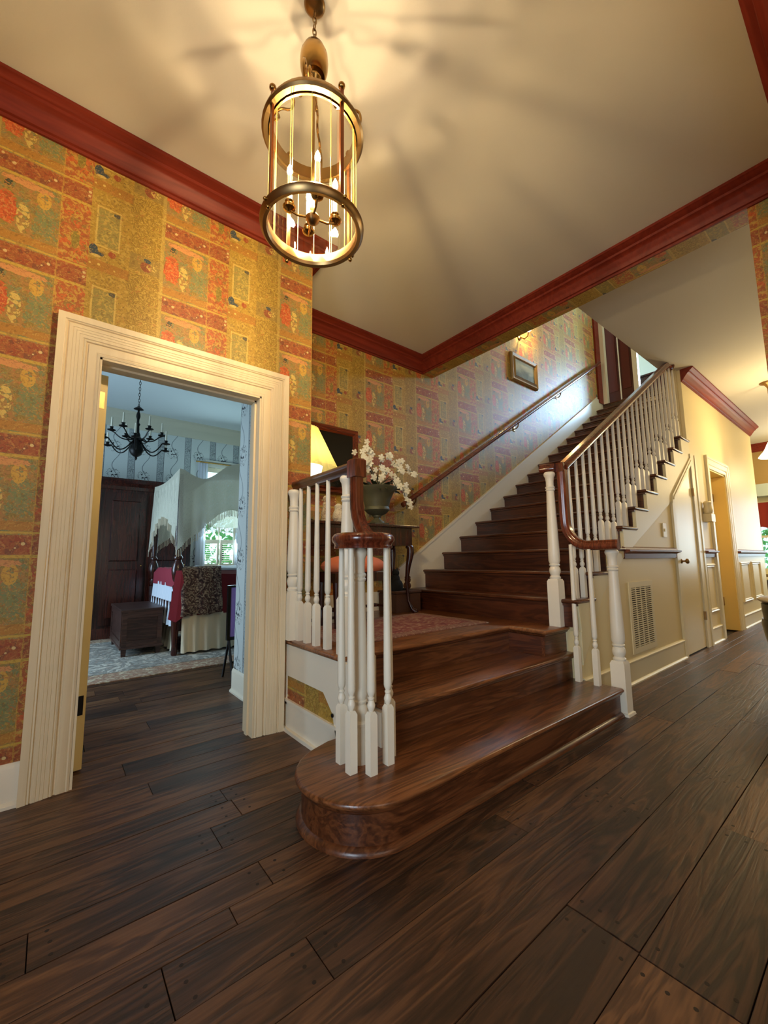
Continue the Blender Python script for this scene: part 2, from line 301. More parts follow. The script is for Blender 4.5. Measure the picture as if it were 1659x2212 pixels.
# ------------------------------------------------------------------ mesh helpers
class MB:
    def __init__(s): s.v = []; s.f = []
    def add(s, vs_, fs): n = len(s.v); s.v += [tuple(a) for a in vs_]; s.f += [tuple(i+n for i in f) for f in fs]; return s
    def box(s, x0, x1, y0, y1, z0, z1):
        return s.add([(x, y, z) for x in (x0, x1) for y in (y0, y1) for z in (z0, z1)], [(0, 1, 3, 2), (4, 6, 7, 5), (0, 4, 5, 1), (2, 3, 7, 6), (0, 2, 6, 4), (1, 5, 7, 3)])
    def cbox(s, x0, x1, y0, y1, z0, z1, c=.004):
        L = [(x0, y0, z0), (x1, y0, z0), (x1, y1, z0), (x0, y1, z0), (x0, y0, z1-c), (x1, y0, z1-c), (x1, y1, z1-c), (x0, y1, z1-c), (x0+c, y0+c, z1), (x1-c, y0+c, z1), (x1-c, y1-c, z1), (x0+c, y1-c, z1)]
        fs = [(3, 2, 1, 0)]+[(i, (i+1) % 4, (i+1) % 4+4, i+4) for i in range(4)]+[(i+4, (i+1) % 4+4, (i+1) % 4+8, i+8) for i in range(4)]+[(8, 9, 10, 11)]
        return s.add(L, fs)
    def prism(s, pts, axis, a0, a1):
        n = len(pts)
        def P(p, a):
            return (a, p[0], p[1]) if axis == 0 else (p[0], a, p[1]) if axis == 1 else (p[0], p[1], a)
        return s.add([P(p, a0) for p in pts]+[P(p, a1) for p in pts], [tuple(range(n))[::-1], tuple(range(n, 2*n))]+[(i, (i+1) % n, (i+1) % n+n, i+n) for i in range(n)])
    def lathe(s, prof, c=(0, 0, 0), seg=20, cap=True, sq=False, a0=0):
        n0 = len(s.v); vs_ = []; fs = []
        for r, z in prof:
            for k in range(seg):
                a = a0+2*pi*k/seg; vs_.append((c[0]+r*cos(a), c[1]+r*sin(a), c[2]+z))
        for i in range(len(prof)-1):
            for k in range(seg):
                k2 = (k+1) % seg; fs.append((i*seg+k, i*seg+k2, (i+1)*seg+k2, (i+1)*seg+k))
        if cap: fs.append(tuple(range(seg))[::-1]); fs.append(tuple((len(prof)-1)*seg+k for k in range(seg)))
        return s.add(vs_, fs)
    def sqs(s, rings, c=(0, 0, 0)):   # stack of squares (half width, z)
        vs_ = []; fs = []
        for h, z in rings:
            for dx, dy in ((-1, -1), (1, -1), (1, 1), (-1, 1)): vs_.append((c[0]+h*dx, c[1]+h*dy, c[2]+z))
        for i in range(len(rings)-1):
            for k in range(4): fs.append((i*4+k, i*4+(k+1) % 4, (i+1)*4+(k+1) % 4, (i+1)*4+k))
        fs.append((3, 2, 1, 0)); n = (len(rings)-1)*4; fs.append((n, n+1, n+2, n+3))
        return s.add(vs_, fs)
    def tube(s, pts, r, seg=8, closed=False):
        pts = [Vector(p) for p in pts]; n = len(pts); rr = r if isinstance(r, (list, tuple)) else [r]*n
        vs_ = []; fs = []; ref = None
        for i, p in enumerate(pts):
            if closed: t = (pts[(i+1) % n]-pts[i-1])
            else: t = pts[min(i+1, n-1)]-pts[max(i-1, 0)]
            t.normalize()
            if ref is None: ref = Vector((0, 0, 1)) if abs(t.z) < .9 else Vector((1, 0, 0)); ref = (ref-t*ref.dot(t)).normalized()
            else: ref = (ref-t*ref.dot(t)).normalized()
            b = t.cross(ref)
            for k in range(seg): a = 2*pi*k/seg; vs_.append(p+rr[i]*(cos(a)*ref+sin(a)*b))
        m = n if closed else n-1
        for i in range(m):
            j = (i+1) % n
            for k in range(seg): fs.append((i*seg+k, i*seg+(k+1) % seg, j*seg+(k+1) % seg, j*seg+k))
        if not closed: fs.append(tuple(range(seg))[::-1]); fs.append(tuple((n-1)*seg+k for k in range(seg)))
        return s.add(vs_, fs)
    def sweep(s, pts, sides, ups, prof, closed_prof=True, cap=True):
        n = len(prof); vs_ = []; fs = []
        for p, a, u in zip(pts, sides, ups):
            for (x, y) in prof: vs_.append(Vector(p)+a*x+u*y)
        for i in range(len(pts)-1):
            for k in range(n if closed_prof else n-1):
                k2 = (k+1) % n; fs.append((i*n+k, i*n+k2, (i+1)*n+k2, (i+1)*n+k))
        if cap: fs.append(tuple(range(n))[::-1]); fs.append(tuple((len(pts)-1)*n+k for k in range(n)))
        return s.add(vs_, fs)
    def mitre(s, path, prof, side=1, cap=True):   # horizontal polyline (x,y,z), profile (out, up); out = right-hand side
        pts = [Vector(p) for p in path]; n = len(pts); sd = []
        for i in range(n):
            ds = []
            if i > 0: d = pts[i]-pts[i-1]; ds.append(Vector((d.y, -d.x, 0)).normalized()*side)
            if i < n-1: d = pts[i+1]-pts[i]; ds.append(Vector((d.y, -d.x, 0)).normalized()*side)
            if len(ds) == 1: sd.append(ds[0])
            else: b = (ds[0]+ds[1]).normalized(); sd.append(b/ max(.2, b.dot(ds[0])))
        return s.sweep(pts, sd, [Vector((0, 0, 1))]*n, prof, True, cap)
    def sphere(s, c, r, u=14, v=9, sc_=(1, 1, 1)):
        prof = [(r*sin(pi*i/v), -r*cos(pi*i/v)) for i in range(v+1)]
        prof[0] = (r*.02, -r); prof[-1] = (r*.02, r)
        vs_ = []; n = len(s.v); s.lathe(prof, (0, 0, 0), u)
        for i in range(n, len(s.v)): x, y, z = s.v[i]; s.v[i] = (c[0]+x*sc_[0], c[1]+y*sc_[1], c[2]+z*sc_[2])
        return s
    def xf(s, m, start=0):
        for i in range(start, len(s.v)): s.v[i] = tuple(m @ Vector(s.v[i]))
        return s
    def build(s, name, m, parent=None, smooth=False, loc=None, label=None, kind=None):
        me = bpy.data.meshes.new(name)
        vs_ = s.v
        if loc: vs_ = [(x-loc[0], y-loc[1], z-loc[2]) for x, y, z in s.v]
        me.from_pydata(vs_, [], s.f); 
        bm = bmesh.new(); bm.from_mesh(me); bmesh.ops.recalc_face_normals(bm, faces=bm.faces); bm.to_mesh(me); bm.free()
        if smooth:
            me.polygons.foreach_set('use_smooth', [True]*len(me.polygons))
            try: me.set_sharp_from_angle(angle=R(38))
            except Exception: pass
        ml = m if isinstance(m, list) else [m]
        for x in ml: me.materials.append(M[x] if isinstance(x, str) else x)
        o = bpy.data.objects.new(name, me); COL.objects.link(o)
        if loc: o.location = loc
        par(o, parent)
        if label: o['label'] = label
        if kind: o['kind'] = kind
        return o
def wloc(o):
    return o.matrix_parent_inverse.inverted() @ Vector((0, 0, 0)) if False else Vector(o.get('_w', (0, 0, 0)))
WL = {}
def par(o, p):
    WL[o.name] = Vector(o.location)
    if p is not None:
        o.parent = p; o.matrix_parent_inverse = Matrix.Translation(WL[p.name]).inverted()
def thing(name, label, cat, loc, group=None):
    o = bpy.data.objects.new(name, None); COL.objects.link(o); o.location = loc; o.empty_display_size = .05
    WL[o.name] = Vector(loc); o['label'] = label; o['category'] = cat
    if group: o['group'] = group
    return o
def tag(o, label, cat, group=None):
    o['label'] = label; o['category'] = cat
    if group: o['group'] = group
    return o
def struct(o): o['kind'] = 'structure'; return o
def copy_at(src, loc, parent, rot=None, scale=None, name=None):
    o = src.copy(); COL.objects.link(o); o.parent = None; o.matrix_parent_inverse = Matrix(); o.location = loc
    if rot: o.rotation_euler = rot
    if scale: o.scale = scale
    par(o, parent); return o
H = 3.54
# ------------------------------------------------------------------ room shell
fl = struct(MB().box(-3, 14, -4, 9, -.12, -.022).build('floor', 'sub'))
# planks (parts of the floor): rows along X
seams = [-2.2, -2.0, -1.78, -1.55, -1.3, -1.08, -.86, -.66, -.44, -.25, -.06, .13, .33, .56, .77, 1.04, 1.20, 1.37, 1.45, 1.585, 1.74, 1.9, 2.05, 2.17, 2.33, 2.47, 2.62, 2.78, 2.93, 3.09, 3.22, 3.38, 3.54, 3.68, 3.85, 4.0, 4.14, 4.3, 4.46, 4.6, 4.75]
joints = {(1.04, 1.2): [.65], (1.45, 1.585): [.66], (1.37, 1.45): [.51], (.56, .77): [1.35, 2.67], (.77, 1.04): [2.05], (1.2, 1.37): [1.9], (.33, .56): [2.2]}
pm = 0
for i in range(len(seams)-1):
    y0, y1 = seams[i], seams[i+1]
    if y1 > 2.65: x_end = 1.26 if y0 < 3.65 else 2.6
    elif y0 > 1.5: x_end = 3.3
    elif y0 < .1: x_end = 12
    else: x_end = 12
    x = -2.4 if y1 < 2.65 else -.6
    if y1 > 2.6: x = -.6
    js = sorted(joints.get((y0, y1), []))
    cuts = [x]
    rr = random.Random(i*13+5)
    cur = x
    while cur < x_end-.3:
        step = rr.uniform(.75, 1.9)
        nxt = cur+step
        near = [j for j in js if cur+.35 < j < nxt+.7]
        if near: nxt = near[0]
        elif js and any(abs(nxt-j) < .6 for j in js): nxt += .7
        if y0 < -.3 and y1 < 0 and nxt < 2: nxt = 2.2
        if nxt > x_end-.4: nxt = x_end
        cuts.append(nxt); cur = nxt
    if cuts[-1] < x_end: cuts[-1] = x_end
    for a, b in zip(cuts[:-1], cuts[1:]):
        if y0 > 1.6 and y1 < 2.66 and a > 1.3: continue
        if pm > 285: break
        g = .0014
        dz = rr.uniform(-.0018, .0018)
        c = ((a+b)/2, (y0+y1)/2, 0)
        pl = MB().cbox(a+g, b-g, y0+g, y1-g, -.022, dz, .0008).build('plank', 'plank', fl, loc=c); pm += 1
        if a < 4 and -.2 < y0 < 2.3 and y1-y0 > .12:
            mb = MB()
            for ex in (a+.05, b-.05):
                nn = max(2, int((y1-y0)/.05))
                for k in range(nn):
                    yy = y0+(k+.5)/nn*(y1-y0)
                    mb.lathe([(.006, -.001), (.006, .0004)], (ex+rr.uniform(-.008, .008), yy, dz), 8)
            mb.build('wood_peg', 'peg', pl, loc=c)
# ceilings: foyer + hall, with the stair well left open
mb = MB()
mb.box(-3, 3.6, -4, 2.72, H, H+.12); mb.box(1.35, 3.6, 2.72, 3.57, H, H+.12); mb.box(3.6, 14, -4, 1.73, H, H+.12); mb.box(9.0, 14, 1.73, 5.5, H, H+.12)
struct(mb.build('ceiling', 'ceiling'))
struct(MB().box(-3, 1.35, 2.72, 3.57, H, H+.12).box(-3, 4.5, 3.57, 9, H, H+.12).build('ceiling', plain('bedroom_ceiling_paint', srgb(206, 214, 214), .8)))
struct(MB().box(-3, 14, 1.5, 6.5, 6.9, 7.0).build('ceiling', 'ceiling'))
# left wall with the bedroom door opening
OX0, OX1, OZ = .13, 1.05, 2.225
mb = MB().box(-3, OX0, 2.65, 2.79, 0, H).box(OX1, 1.44, 2.65, 2.79, 0, H).box(OX0, OX1, 2.65, 2.79, OZ, H)
wl = struct(mb.build('wall_left', ['wp_x', 'bp_x']))
for p in wl.data.polygons:
    if p.normal.y > .5: p.material_index = 1
mb = MB().box(1.27, 1.44, 2.79, 3.67, 0, H)
wr_ = struct(mb.build('wall_return', ['wp_y', 'bp_y']))
for p in wr_.data.polygons:
    if p.normal.x < -.5: p.material_index = 1
wb = struct(MB().box(1.44, 8.52, 3.47, 3.67, 0, 6.9).build('wall_back', ['wp_back', 'bp_x']))
for p in wb.data.polygons:
    if p.normal.y > .5: p.material_index = 1
# beam with crown between foyer and hall
struct(MB().box(3.43, 3.60, -.02, 3.47, 3.375, H-.001).build('wall_beam', 'wp_s'))
struct(MB().box(3.43, 3.60, -.5, .40, 0, 3.375).build('wall_right', 'wp_y'))
struct(MB().box(3.60, 3.72, -.5, .40, 0, H).build('wall_right', 'cream'))
struct(MB().box(-3, 3.43, -.14, .06, 3.0, H-.001).build('wall_header', 'wp_x'))
struct(MB().box(-3.1, -2.95, -4, 2.8, 0, H).build('wall_front', 'wp_y'))
struct(MB().box(-3, 13, -4.1, -4, 0, H).build('wall_side', 'cream'))
CR = [(0, -.165), (.014, -.165), (.018, -.150), (.030, -.146), (.036, -.128), (.050, -.112), (.066, -.088), (.082, -.070), (.098, -.062), (.102, -.046), (.118, -.040), (.128, -.026), (.142, -.020), (.142, -.0005), (0, -.0005)]
mb = MB().mitre([(-3, 2.65, H), (1.44, 2.65, H), (1.44, 3.47, H), (3.43, 3.47, H), (3.43, .06, H), (-3, .06, H)], CR)
struct(mb.build('trim_1', 'red', smooth=True))
struct(MB().mitre([(10.3, 1.56, H), (6.27, 1.56, H)], CR, side=-1).build('trim_2', 'red', smooth=True))
struct(MB().mitre([(12, 5, H), (12, -4, H)], CR).build('trim_3', 'red', smooth=True))
# white baseboards
BB = [(0, 0), (.032, 0), (.032, .014), (.020, .024), (.016, .026), (.016, .165), (.010, .182), (.004, .190), (0, .19)]
struct(MB().mitre([(-3, 2.65, 0), (-.03, 2.65, 0)], BB).build('baseboard_left', 'white', smooth=True))
struct(MB().mitre([(1.27, 3.67, 0), (1.27, 2.80, 0)], BB, side=1).build('baseboard_bedroom', 'white', smooth=True))
# bedroom shell
struct(MB().box(-.6, 4.2, 7.65, 7.75, 0, 1.0).box(-.6, 2.02, 7.65, 7.75, 1.0, 2.8).box(2.62, 4.2, 7.65, 7.75, 1.0, 2.8).box(-.6, 4.2, 7.65, 7.75, 2.8, H).build('wall_bedroom_far', 'bp_x'))
struct(MB().box(-2.0, -1.9, 2.79, 9, 0, H).build('wall_bedroom_left', 'bp_y'))
struct(MB().box(4.2, 4.3, 3.67, 9, 0, H).build('wall_bedroom_right', 'bp_y'))
struct(MB().box(-2, -.6, 7.65, 7.75, 0, H).build('wall_bedroom_far', 'bp_x'))
CR2 = [(0, -.26), (.012, -.26), (.016, -.24), (.03, -.2), (.03, -.12), (.045, -.10), (.075, -.05), (.1, -.035), (.11, -.0005), (0, -.0005)]
struct(MB().mitre([(-1.9, 7.65, H), (4.2, 7.65, H)], CR2).build('trim_4', plain('bedroom_cornice_paint', srgb(196, 192, 170), .6), smooth=True))
struct(MB().mitre([(-1.9, 7.65, 0), (4.2, 7.65, 0)], BB).build('baseboard_bedroom', 'white', smooth=True))
# landing wall skirt later; upstairs shell
UP = 4.18
struct(MB().box(8.52, 12, 1.0, 6.4, UP-.3, UP-.02).build('floor_upstairs', 'plank'))
struct(MB().box(10.5, 10.6, 1.0, 6.4, UP, 6.9).build('wall_upstairs', plain('pale_upstairs_wall', srgb(190, 196, 184), .7, bm=.1)))
struct(MB().box(3.6, 10.5, 1.6, 1.73, H+.12, 6.9).build('wall_upstairs', 'cream'))
struct(MB().box(3.48, 3.6, 1.6, 3.47, H+.12, 6.9).build('wall_upstairs', 'cream'))
struct(MB().box(8.52, 12, 6.3, 6.4, UP, 6.9).build('wall_upstairs', 'cream'))
# ------------------------------------------------------------------ door casings
CAS = [(0, 0), (0, .016), (.010, .021), (.016, .017), (.020, .020), (.052, .022), (.055, .014), (.062, .014), (.066, .023), (.072, .026), (.076, .022), (.080, .027), (.094, .0285), (.096, .0265), (.098, .0290), (.108, .0305), (.110, .0285), (.112, .031), (.122, .0325), (.124, .0305), (.126, .033), (.140, .0345), (.146, .028), (.150, .036), (.156, .033), (.160, .038), (.190, .042), (.190, 0)]
def casing(x0, x1, zt, y, w=.19, dep=1., prof=CAS, z0=0.0):
    k = w/.19; pr = [(a*k, b*dep) for a, b in prof]
    pts = [(x0, y, z0), (x0, y, zt), (x1, y, zt), (x1, y, z0)]
    sd = [Vector((-1, 0, 0)), Vector((-1, 0, 1)), Vector((1, 0, 1)), Vector((1, 0, 0))]
    return MB().sweep(pts, sd, [Vector((0, -1, 0))]*4, pr)
d1 = struct(casing(OX0, OX1, OZ, 2.65).build('door_1', 'casing', smooth=True))
MB().box(OX0+.001, OX0+.012, 2.636, 2.80, 0, OZ-.001).box(OX1-.012, OX1-.001, 2.636, 2.80, 0, OZ-.001).box(OX0, OX1, 2.636, 2.80, OZ-.013, OZ-.001).build('door_jamb', 'casing', d1)
MB().box(OX1-.024, OX1-.012, 2.70, 2.74, 0, OZ).box(OX0, OX1, 2.70, 2.74, OZ-.025, OZ-.013).build('door_stop', 'casing', d1)
# open door leaf, swung back past square into the bedroom
th = R(98); c0 = Vector((OX0+.006, 2.82, 0)); m4 = Matrix.Translation(c0) @ Matrix.Rotation(th, 4, 'Z')
mb = MB().cbox(0, .9, -.052, 0, .012, 2.20, .002)
for zz in ((.25, .95), (1.1, 2.05)):
    for xx in ((.12, .41), (.49, .78)): mb.cbox(xx[0], xx[1], -.058, -.052, zz[0], zz[1], .004)
mb.xf(m4).build('door_leaf', plain('aged_cream_door_paint', srgb(232, 206, 140), .42), d1)
for z in (2.045, .34):
    hp = MB().box(-.002, .0, -.040, -.004, z-.05, z+.05).box(-.001, .002, -.0, .004, z-.05, z+.05); hp.xf(m4).build('hinge_plate', 'brassdark' if z > 1 else 'iron', d1)
# small strip of light-switch plate inside the bedroom wall end
tag(MB().cbox(1.2655, 1.27, 2.93, 2.99, 1.0, 1.12, .002).build('switch_plate', 'brass'), 'small brass plate on the blue-grey patterned wall end inside the doorway', 'switch plate')

# ------------------------------------------------------------------ staircase
RL = .192
ZL = 3*RL    # landing
def TX(k): return 3.023+.323*(k-4)
def TZ(k): return .783+.2*(k-4)
st = thing('staircase', 'oak staircase with white painted balusters, dark mahogany rails and a rounded bottom step', 'staircase', (2.2, 2.3, 0))
def nosed(path_pts, z1, t=.03, inner=None):
    """tread slab from outline polygon with a rounded edge"""
    n = len(path_pts); P_ = [Vector((x, y, 0)) for x, y in path_pts]
    nor = []
    for i in range(n):
        a = P_[i]-P_[i-1]; b = P_[(i+1) % n]-P_[i]
        na = Vector((a.y, -a.x, 0)).normalized(); nb = Vector((b.y, -b.x, 0)).normalized(); v = na+nb
        v = v.normalized() if v.length > 1e-6 else na; nor.append(v/max(.5, v.dot(na)))
    ring = [(.012, 0), (.004, -.004), (0, -.012), (0, -.018), (.004, -.026), (.012, -t)]
    mb = MB(); vs_ = []; fs = []
    for off, dz in ring:
        for p, nn in zip(P_, nor): q = p-nn*off; vs_.append((q.x, q.y, z1+dz))
    for i in range(len(ring)-1):
        for k in range(n): fs.append((i*n+k, i*n+(k+1) % n, (i+1)*n+(k+1) % n, (i+1)*n+k))
    fs.append(tuple(range(n))); fs.append(tuple((len(ring)-1)*n+k for k in range(n)))
    return mb.add(vs_, fs)
XR = 3.15   # right end of lower steps
bull = [(1.14+.30*cos(a), 1.585+.305*sin(a)) for a in [R(100)+R(170)*i/16 for i in range(17)]]
outl = [(1.30, 1.91), (1.14, 1.905)]+bull[1:]+[(XR, 1.28), (XR, 1.66), (1.36, 1.66), (1.36, 1.91)]
outl = outl[::1]
# order so that the outside lies to the right of travel (counter-clockwise)
nosed(outl, RL).build('tread', 'tread', st, smooth=True)
bl2 = [(1.14+.27*cos(a), 1.585+.275*sin(a)) for a in [R(100)+R(170)*i/16 for i in range(17)]]
path = [(1.28, 1.88, 0), (1.14, 1.875, 0)]+[(x, y, 0) for x, y in bl2[1:]]+[(XR, 1.31, 0)]
MB().mitre(path, [(-.02, 0), (0, 0), (0, RL-.03), (-.02, RL-.03)]).build('riser', 'riser', st, smooth=True)
MB().mitre(path, [(0, 0), (.024, 0), (.024, .008), (.018, .018), (.006, .026), (0, .028)]).build('shoe_moulding', 'riser', st, smooth=True)
MB().mitre(path, [(0, RL-.052), (.006, RL-.050), (.014, RL-.040), (.018, RL-.0305), (0, RL-.0305)]).build('cove_moulding', 'riser', st, smooth=True)
# second step
nosed([(1.32, 1.605), (XR, 1.605), (XR, 2.0), (1.32, 2.0)], 2*RL).build('tread', 'tread', st, smooth=True)
MB().box(1.345, XR-.01, 1.635, 1.66, RL, 2*RL-.03).build('riser', 'riser', st)
MB().mitre([(1.345, 1.635, 2*RL), (XR-.01, 1.635, 2*RL)], [(0, -.052), (.014, -.042), (.018, -.0305), (0, -.0305)]).build('cove_moulding', 'riser', st)
# landing (boards with a notch return at the right)
nosed([(1.25, 1.945), (2.80, 1.945), (2.80, 1.64), (XR, 1.64), (XR, 3.47), (1.44, 3.47), (1.44, 2.649), (1.25, 2.649)], ZL).build('landing_floor', 'tread', st, smooth=True)
MB().box(1.28, 2.83, 1.975, 2.0, 2*RL, ZL-.03).build('riser', 'riser', st)
MB().box(2.83, XR-.01, 1.67, 1.695, 2*RL, ZL-.03).build('riser', 'riser', st)
MB().box(2.83, 2.85, 1.695, 1.98, 2*RL, ZL-.03).build('riser', 'tready', st)
MB().mitre([(1.28, 1.975, ZL), (2.83, 1.975, ZL), (2.83, 1.67, ZL), (XR-.01, 1.67, ZL)], [(0, -.052), (.014, -.042), (.018, -.0305), (0, -.0305)]).build('cove_moulding', 'riser', st)
# white side panel of the landing, left end
MB().box(1.28, 1.30, 1.90, 2.65, 0, ZL-.03).build('side_panel', 'white', st)
MB().prism([(2.645, .345), (2.645, ZL-.032), (1.885, ZL-.032), (1.885, .10), (2.0, .10), (2.05, .255), (2.15, .345)], 0, 1.262, 1.281).build('stringer_board', 'white', st)
MB().box(1.262, 1.281, 2.62, 2.648, .16, .345).build('panel_stile', 'white', st)
MB().box(1.268, 1.281, 2.0, 2.62, .19, .346).build('papered_panel', 'wp_y', st)
MB().box(1.262, 1.28, 1.9, 2.648, 0, .19).box(1.252, 1.28, 1.9, 2.648, .182, .198).box(1.24, 1.28, 1.91, 2.648, 0, .022).build('skirting', 'white', st)
# white end behind step two (left side of steps)
MB().box(1.30, 1.345, 1.66, 1.98, RL, 2*RL-.03).build('side_panel', 'white', st)
MB().lathe([(.011, 0), (.012, .004), (.006, .007)], (0, 0, 0), 12).xf(Matrix.Translation((1.255, 2.035, .25)) @ Matrix.Rotation(-pi/2, 4, 'Y')).build('peg_button', 'iron', st)
# upper flight
for k in range(4, 21):
    x0, z = TX(k), TZ(k)
    if k == 4: x0 += .045
    ya = 1.53 if k <= 13 else 1.70
    x1 = TX(k+1)+.035
    if k == 20: x1 = 8.5; 
    nosed([(x0, ya), (x1 if k > 13 else x1, ya), (x1, 3.452), (x0, 3.452)][::1], z).build('tread', 'tready', st, smooth=True, loc=(x0, 2.5, z))
    zb = (TZ(k-1) if k > 4 else ZL)
    MB().box(x0+.03, x0+.05, 1.575 if k <= 13 else 1.70, 3.45, zb, z-.03).build('riser', 'risery', st, loc=(x0, 2.5, z))
    MB().box(x0+.016, x0+.03, 1.565 if k <= 13 else 1.7, 3.45, z-.048, z-.0305).build('cove_moulding', 'risery', st)
    if k <= 13: MB().box(x0+.02, x1-.02, 1.547, 1.565, z-.048, z-.0305).build('cove_moulding', 'risery', st)
nosed([(TX(21), 1.70), (9.0, 1.70), (9.0, 3.452), (TX(21), 3.452)], TZ(21)).build('tread', 'tready', st)
MB().box(TX(21)+.03, TX(21)+.05, 1.70, 3.45, TZ(20), TZ(21)-.03).build('riser', 'risery', st)
# wall skirt board along the stair and landing
sk = [(1.44, ZL), (1.44, ZL+.19), (2.78, ZL+.19), (2.98, .985), (8.25, 4.245), (8.52, 4.245), (8.52, 3.7), (3.4, ZL)]
MB().prism(sk, 1, 3.452, 3.47).build('skirt_board', 'white', st)
slp = math.atan2(4.245-.985, 8.25-2.98)
L_ = Vector((8.25-2.98, 0, 4.245-.985)).length
MB().box(0, L_, 3.436, 3.471, 0, .022).xf(Matrix.Translation((2.98, 0, .985)) @ Matrix.Rotation(-slp, 4, 'Y')).build('skirt_cap', 'white', st)
MB().box(1.44, 1.455, 2.66, 3.45, ZL, ZL+.19).build('skirt_board', 'white', st)

# turned parts ------------------------------------------------------
def baluster(x, y, z0, z1, bh=.255, w_=.019, r0=.0185, r1=.0125, slope_top=0):
    h = z1-z0; mb = MB()
    mb.sqs([(w_, 0), (w_, bh-.015), (w_*.62, bh)], (x, y, z0))
    t = bh-.004
    prof = [(w_*.72, t), (.010, t+.004), (.012, t+.010), (.0175, t+.022), (.0180, t+.032), (.013, t+.046), (.0105, t+.052), (.0145, t+.056), (.0145, t+.062), (.011, t+.065), (.0115, t+.070), (.016, t+.078), (r0, t+.09), (r0*.97, t+.18), (r1+(r0-r1)*.5, (t+h)/2+.06), (r1, h)]
    return mb.lathe(prof, (x, y, z0), 12)
def newel(x, y, z0, zb, z1, w_=.045, sq=True, rb=None, half=False):
    mb = MB(); h = z1-z0; b = zb-z0
    if sq:
        mb.sqs([(w_, 0), (w_, b-.02), (w_*.8, b)], (x, y, z0))
    else:
        mb.lathe([(rb or .035, 0), (rb or .035, b)], (x, y, z0), 20)
    k = w_/.045
    prof = [(.036*k, b-.002), (.040*k, b+.006), (.041*k, b+.014), (.034*k, b+.022), (.032*k, b+.028), (.040*k, b+.05), (.042*k, b+.066), (.038*k, b+.085), (.031*k, b+.095), (.038*k, b+.102), (.040*k, b+.110), (.034*k, b+.116), (.036*k, b+.122), (.042*k, b+.14),
            (.042*k, b+.2), (.037*k, b+(h-b)*.5), (.029*k, h-.155), (.034*k, h-.15), (.036*k, h-.143), (.030*k, h-.136), (.036*k, h-.128), (.037*k, h-.122), (.029*k, h-.114), (.029*k, h-.08), (.033*k, h-.045), (.042*k, h-.028), (.044*k, h-.018), (.042*k, h-.008), (.036*k, h)]
    return mb.lathe(prof, (x, y, z0), 24)
RP = [(-.022, -.036), (.022, -.036), (.024, -.026), (.020, -.022), (.022, -.014), (.031, -.004), (.034, .006), (.033, .018), (.024, .030), (.010, .036), (-.010, .036), (-.024, .030), (-.033, .018), (-.034, .006), (-.031, -.004), (-.022, -.014), (-.020, -.022), (-.024, -.026)]
def vpath(pts, side):
    pts = [Vector(p) for p in pts]; ups = []; side = Vector(side); n = len(pts)
    for i in range(n):
        t = pts[min(i+1, n-1)]-pts[max(i-1, 0)]; t.normalize(); u = side.cross(t); ups.append(u)
    return pts, [side]*n, ups
RT = 1.19
# left gooseneck and volute
XV = 1.30
ga = []
for i in range(9):   # quarter ease from vertical (Y 1.865) to level (Y 1.70)
    a = pi/2*i/8; ga.append((XV, 1.862-.20*(1-cos(a)), RT+.24-.24*sin(a)))
g = [(XV, 1.862, 1.64), (XV, 1.862, 1.52)]+ga
P1, S1, U1 = vpath(g, (1, 0, 0))
# continue as horizontal spiral
cx_, cy_ = 1.14, 1.612
sp = []; ss = []; su = []
for i in range(1, 29):
    a = -R(450)*i/28; r = .145-.105*(i/28)**1.0
    sp.append(Vector((cx_+r*cos(a), cy_+r*sin(a), RT))); 
pp = P1+[Vector((XV-.003, 1.635, RT))]+sp
sd = []; uu = []
for i, p in enumerate(pp):
    if i < len(P1)-1: sd.append(S1[i]); uu.append(U1[i])
    else:
        t = pp[min(i+1, len(pp)-1)]-pp[max(i-1, 0)]; t.z = 0; t.normalize(); sd.append(Vector((-t.y, t.x, 0))); uu.append(Vector((0, 0, 1)))
if uu[0].dot(Vector((0, 1, 0))) > 0 and False: pass
MB().sweep(pp, sd, uu, RP).build('handrail_volute', 'rail', st, smooth=True)
MB().lathe([(.05, -.036), (.07, -.03), (.075, .0), (.07, .025), (.045, .037), (.002, .038)], (cx_, cy_, RT), 24).build('volute_eye', 'rail', st, smooth=True)
# landing rail on the left
ZR = 1.625
P_, S_, U_ = vpath([(XV+.02, 2.645, ZR), (XV+.02, 2.2, ZR), (XV+.01, 1.905, ZR)], (-1, 0, 0))
MB().sweep(P_, S_, U_, RP).build('handrail', 'tready', st, smooth=True)
MB().cbox(XV-.037, XV+.038, 1.819, 1.902, 1.56, 1.666, .010).build('handrail_corner', 'rail', st)
newel(XV+.02, 1.985, ZL, ZL+.32, ZR-.034).build('newel_post', 'white', st, smooth=True)
newel(XV-.012, 2.604, ZL, ZL+.32, ZR-.034).build('newel_post', 'white', st, smooth=True)
for y in (2.535, 2.425, 2.31, 2.175): baluster(XV+.005, y, ZL, ZR-.03).build('baluster', 'white', st, smooth=True)
for x, y in ((1.058, 1.56), (1.118, 1.495), (1.075, 1.665), (1.232, 1.52), (1.285, 1.572)): baluster(x, y, RL, RT-.03).build('baluster', 'white', st, smooth=True)
baluster(1.305, 1.745, 2*RL, RT-.02, bh=.24).build('baluster', 'white', st, smooth=True)
newel(1.14, 1.612, RL, RL+.16, RT-.036, w_=.041, sq=False, rb=.034).build('newel_post', 'white', st, smooth=True)
